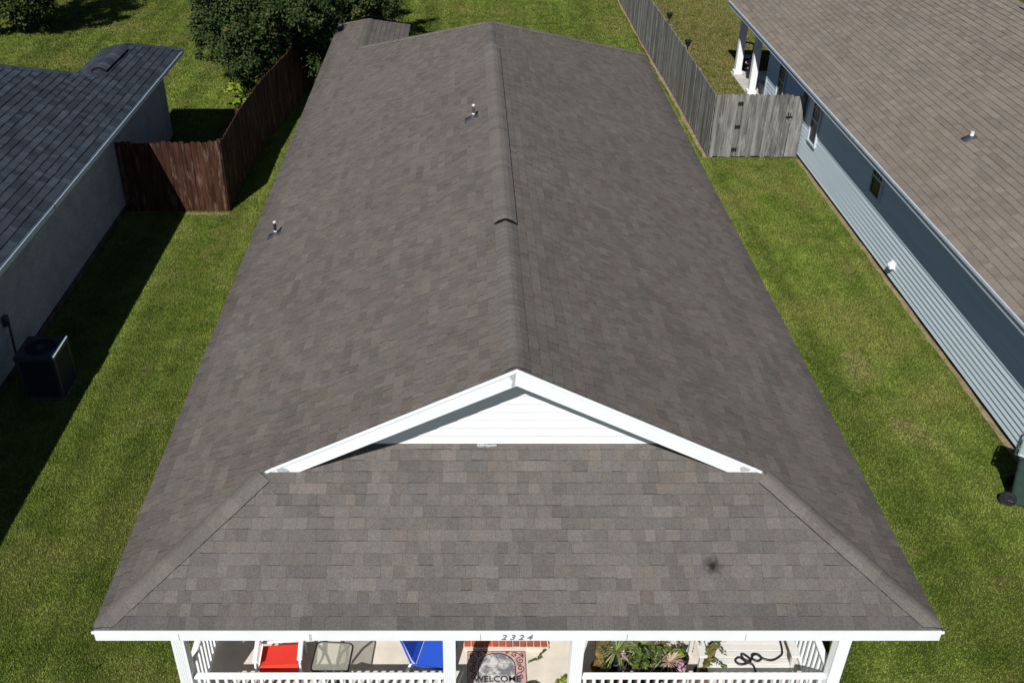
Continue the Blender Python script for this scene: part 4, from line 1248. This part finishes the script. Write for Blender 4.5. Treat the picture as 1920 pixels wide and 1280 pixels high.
# ================================================================== GRASS
def grass():
    cam_p = np.array([-0.565, -7.235, 10.57])
    A = math.radians(57.1)
    regs = [(-9.08, -4.0, -2.5, 15.1, 3600), (-6.45, -4.0, 15.1, 24.5, 2600), (-9.1, -6.55, 15.1, 24, 1500),
            (4.0, 8.77, -2.5, 18.6, 3600), (4.0, 6.15, 18.6, 24, 2600), (-4.0, 6.05, 21.3, 28, 1900), (-4.5, 6.0, 28, 40, 1000),
            (6.3, 13.5, 18.6, 40, 1100), (-24, -4.4, 20.2, 40, 1000), (-24, -9.2, 13.5, 20.2, 700)]
    P = []
    for (x0, x1, y0, y1, dn) in regs:
        n = int((x1 - x0) * (y1 - y0) * dn * 1.4)
        P.append(np.stack([rng.uniform(x0, x1, n), rng.uniform(y0, y1, n), np.full(n, dn)], 1))
    P = np.concatenate(P)
    x, y = P[:, 0], P[:, 1]
    keep = ~((x > 8.66) & (y > 22.6) & (y < 26.35)) & ~((x > 8.76) & (y < 22.66)) & ~((x < -9.08) & (y < 20))
    # roughly what this camera and its near neighbours can see
    qx, qy, qz = x - cam_p[0], y - cam_p[1], 0 - cam_p[2]
    cy = qy * math.cos(A) + qz * math.sin(A); cz = -qy * math.sin(A) + qz * math.cos(A)
    px = 874 + 1826 * qx / -cz; py = 640 - 1826 * cy / -cz
    keep &= (px > -220) & (px < 2140) & (py > -120) & (py < 1450)
    # thin patches near bare dirt
    keep &= ~((np.abs(x - 8.72) < .07) & (y < 18.5) & (rng.random(len(x)) < .6))
    keep &= ~((np.abs(x - (6.2 - (y - 18.6) * .007)) < .13) & (y > 18.6) & (rng.random(len(x)) < .65))
    P = P[keep]
    # coarse weed tufts scattered through the lawn
    W = []
    for _ in range(420):
        cx = rng.choice([rng.uniform(-7.4, -4.6), rng.uniform(4.9, 8.5), rng.uniform(-2, 6)]); cy = rng.uniform(-2, 18) if abs(cx) > 4.5 else rng.uniform(22, 34)
        m_ = int(rng.integers(25, 90)); r_ = rng.uniform(.03, .11)
        W.append(np.stack([rng.normal(cx, r_, m_), rng.normal(cy, r_, m_), np.full(m_, -1.0)], 1))
    P = np.concatenate([P] + W); n = len(P)
    weed = P[:, 2] < 0; P[weed, 2] = 1500
    s = np.sqrt(3600 / P[:, 2])
    h = rng.uniform(.020, .045, n) * (1 + (s - 1) * .5)
    wd = rng.uniform(.005, .010, n) * s
    a = rng.uniform(0, 2 * math.pi, n); tl = rng.uniform(.2, 1.15, n); b = rng.uniform(0, 2 * math.pi, n)
    base = np.stack([P[:, 0], P[:, 1], np.full(n, -.004)], 1)
    sd = np.stack([np.cos(a), np.sin(a), np.zeros(n)], 1) * wd[:, None]
    tip = base + np.stack([np.cos(b) * np.sin(tl), np.sin(b) * np.sin(tl), np.cos(tl)], 1) * h[:, None]
    V = np.stack([base - sd, base + sd, tip], 1).reshape(-1, 3)
    m = bpy.data.meshes.new('grass')
    m.vertices.add(n * 3); m.vertices.foreach_set('co', V.astype(np.float32).ravel())
    m.loops.add(n * 3); m.loops.foreach_set('vertex_index', np.arange(n * 3, dtype=np.int32))
    m.polygons.add(n); m.polygons.foreach_set('loop_start', np.arange(0, n * 3, 3, dtype=np.int32)); m.polygons.foreach_set('loop_total', np.full(n, 3, dtype=np.int32))
    t = m.attributes.new('tint', 'FLOAT', 'FACE'); t.data.foreach_set('value', np.where(weed, rng.uniform(-.25, .25, n), rng.random(n)).astype(np.float32))
    m.materials.append(M_grass); m.update()
    o = bpy.data.objects.new('grass', m); C.objects.link(o)
    o['kind'] = 'stuff'; o['label'] = 'short mown lawn grass with dry patches around the houses'; o['category'] = 'grass'
    print('blades', n)
grass()
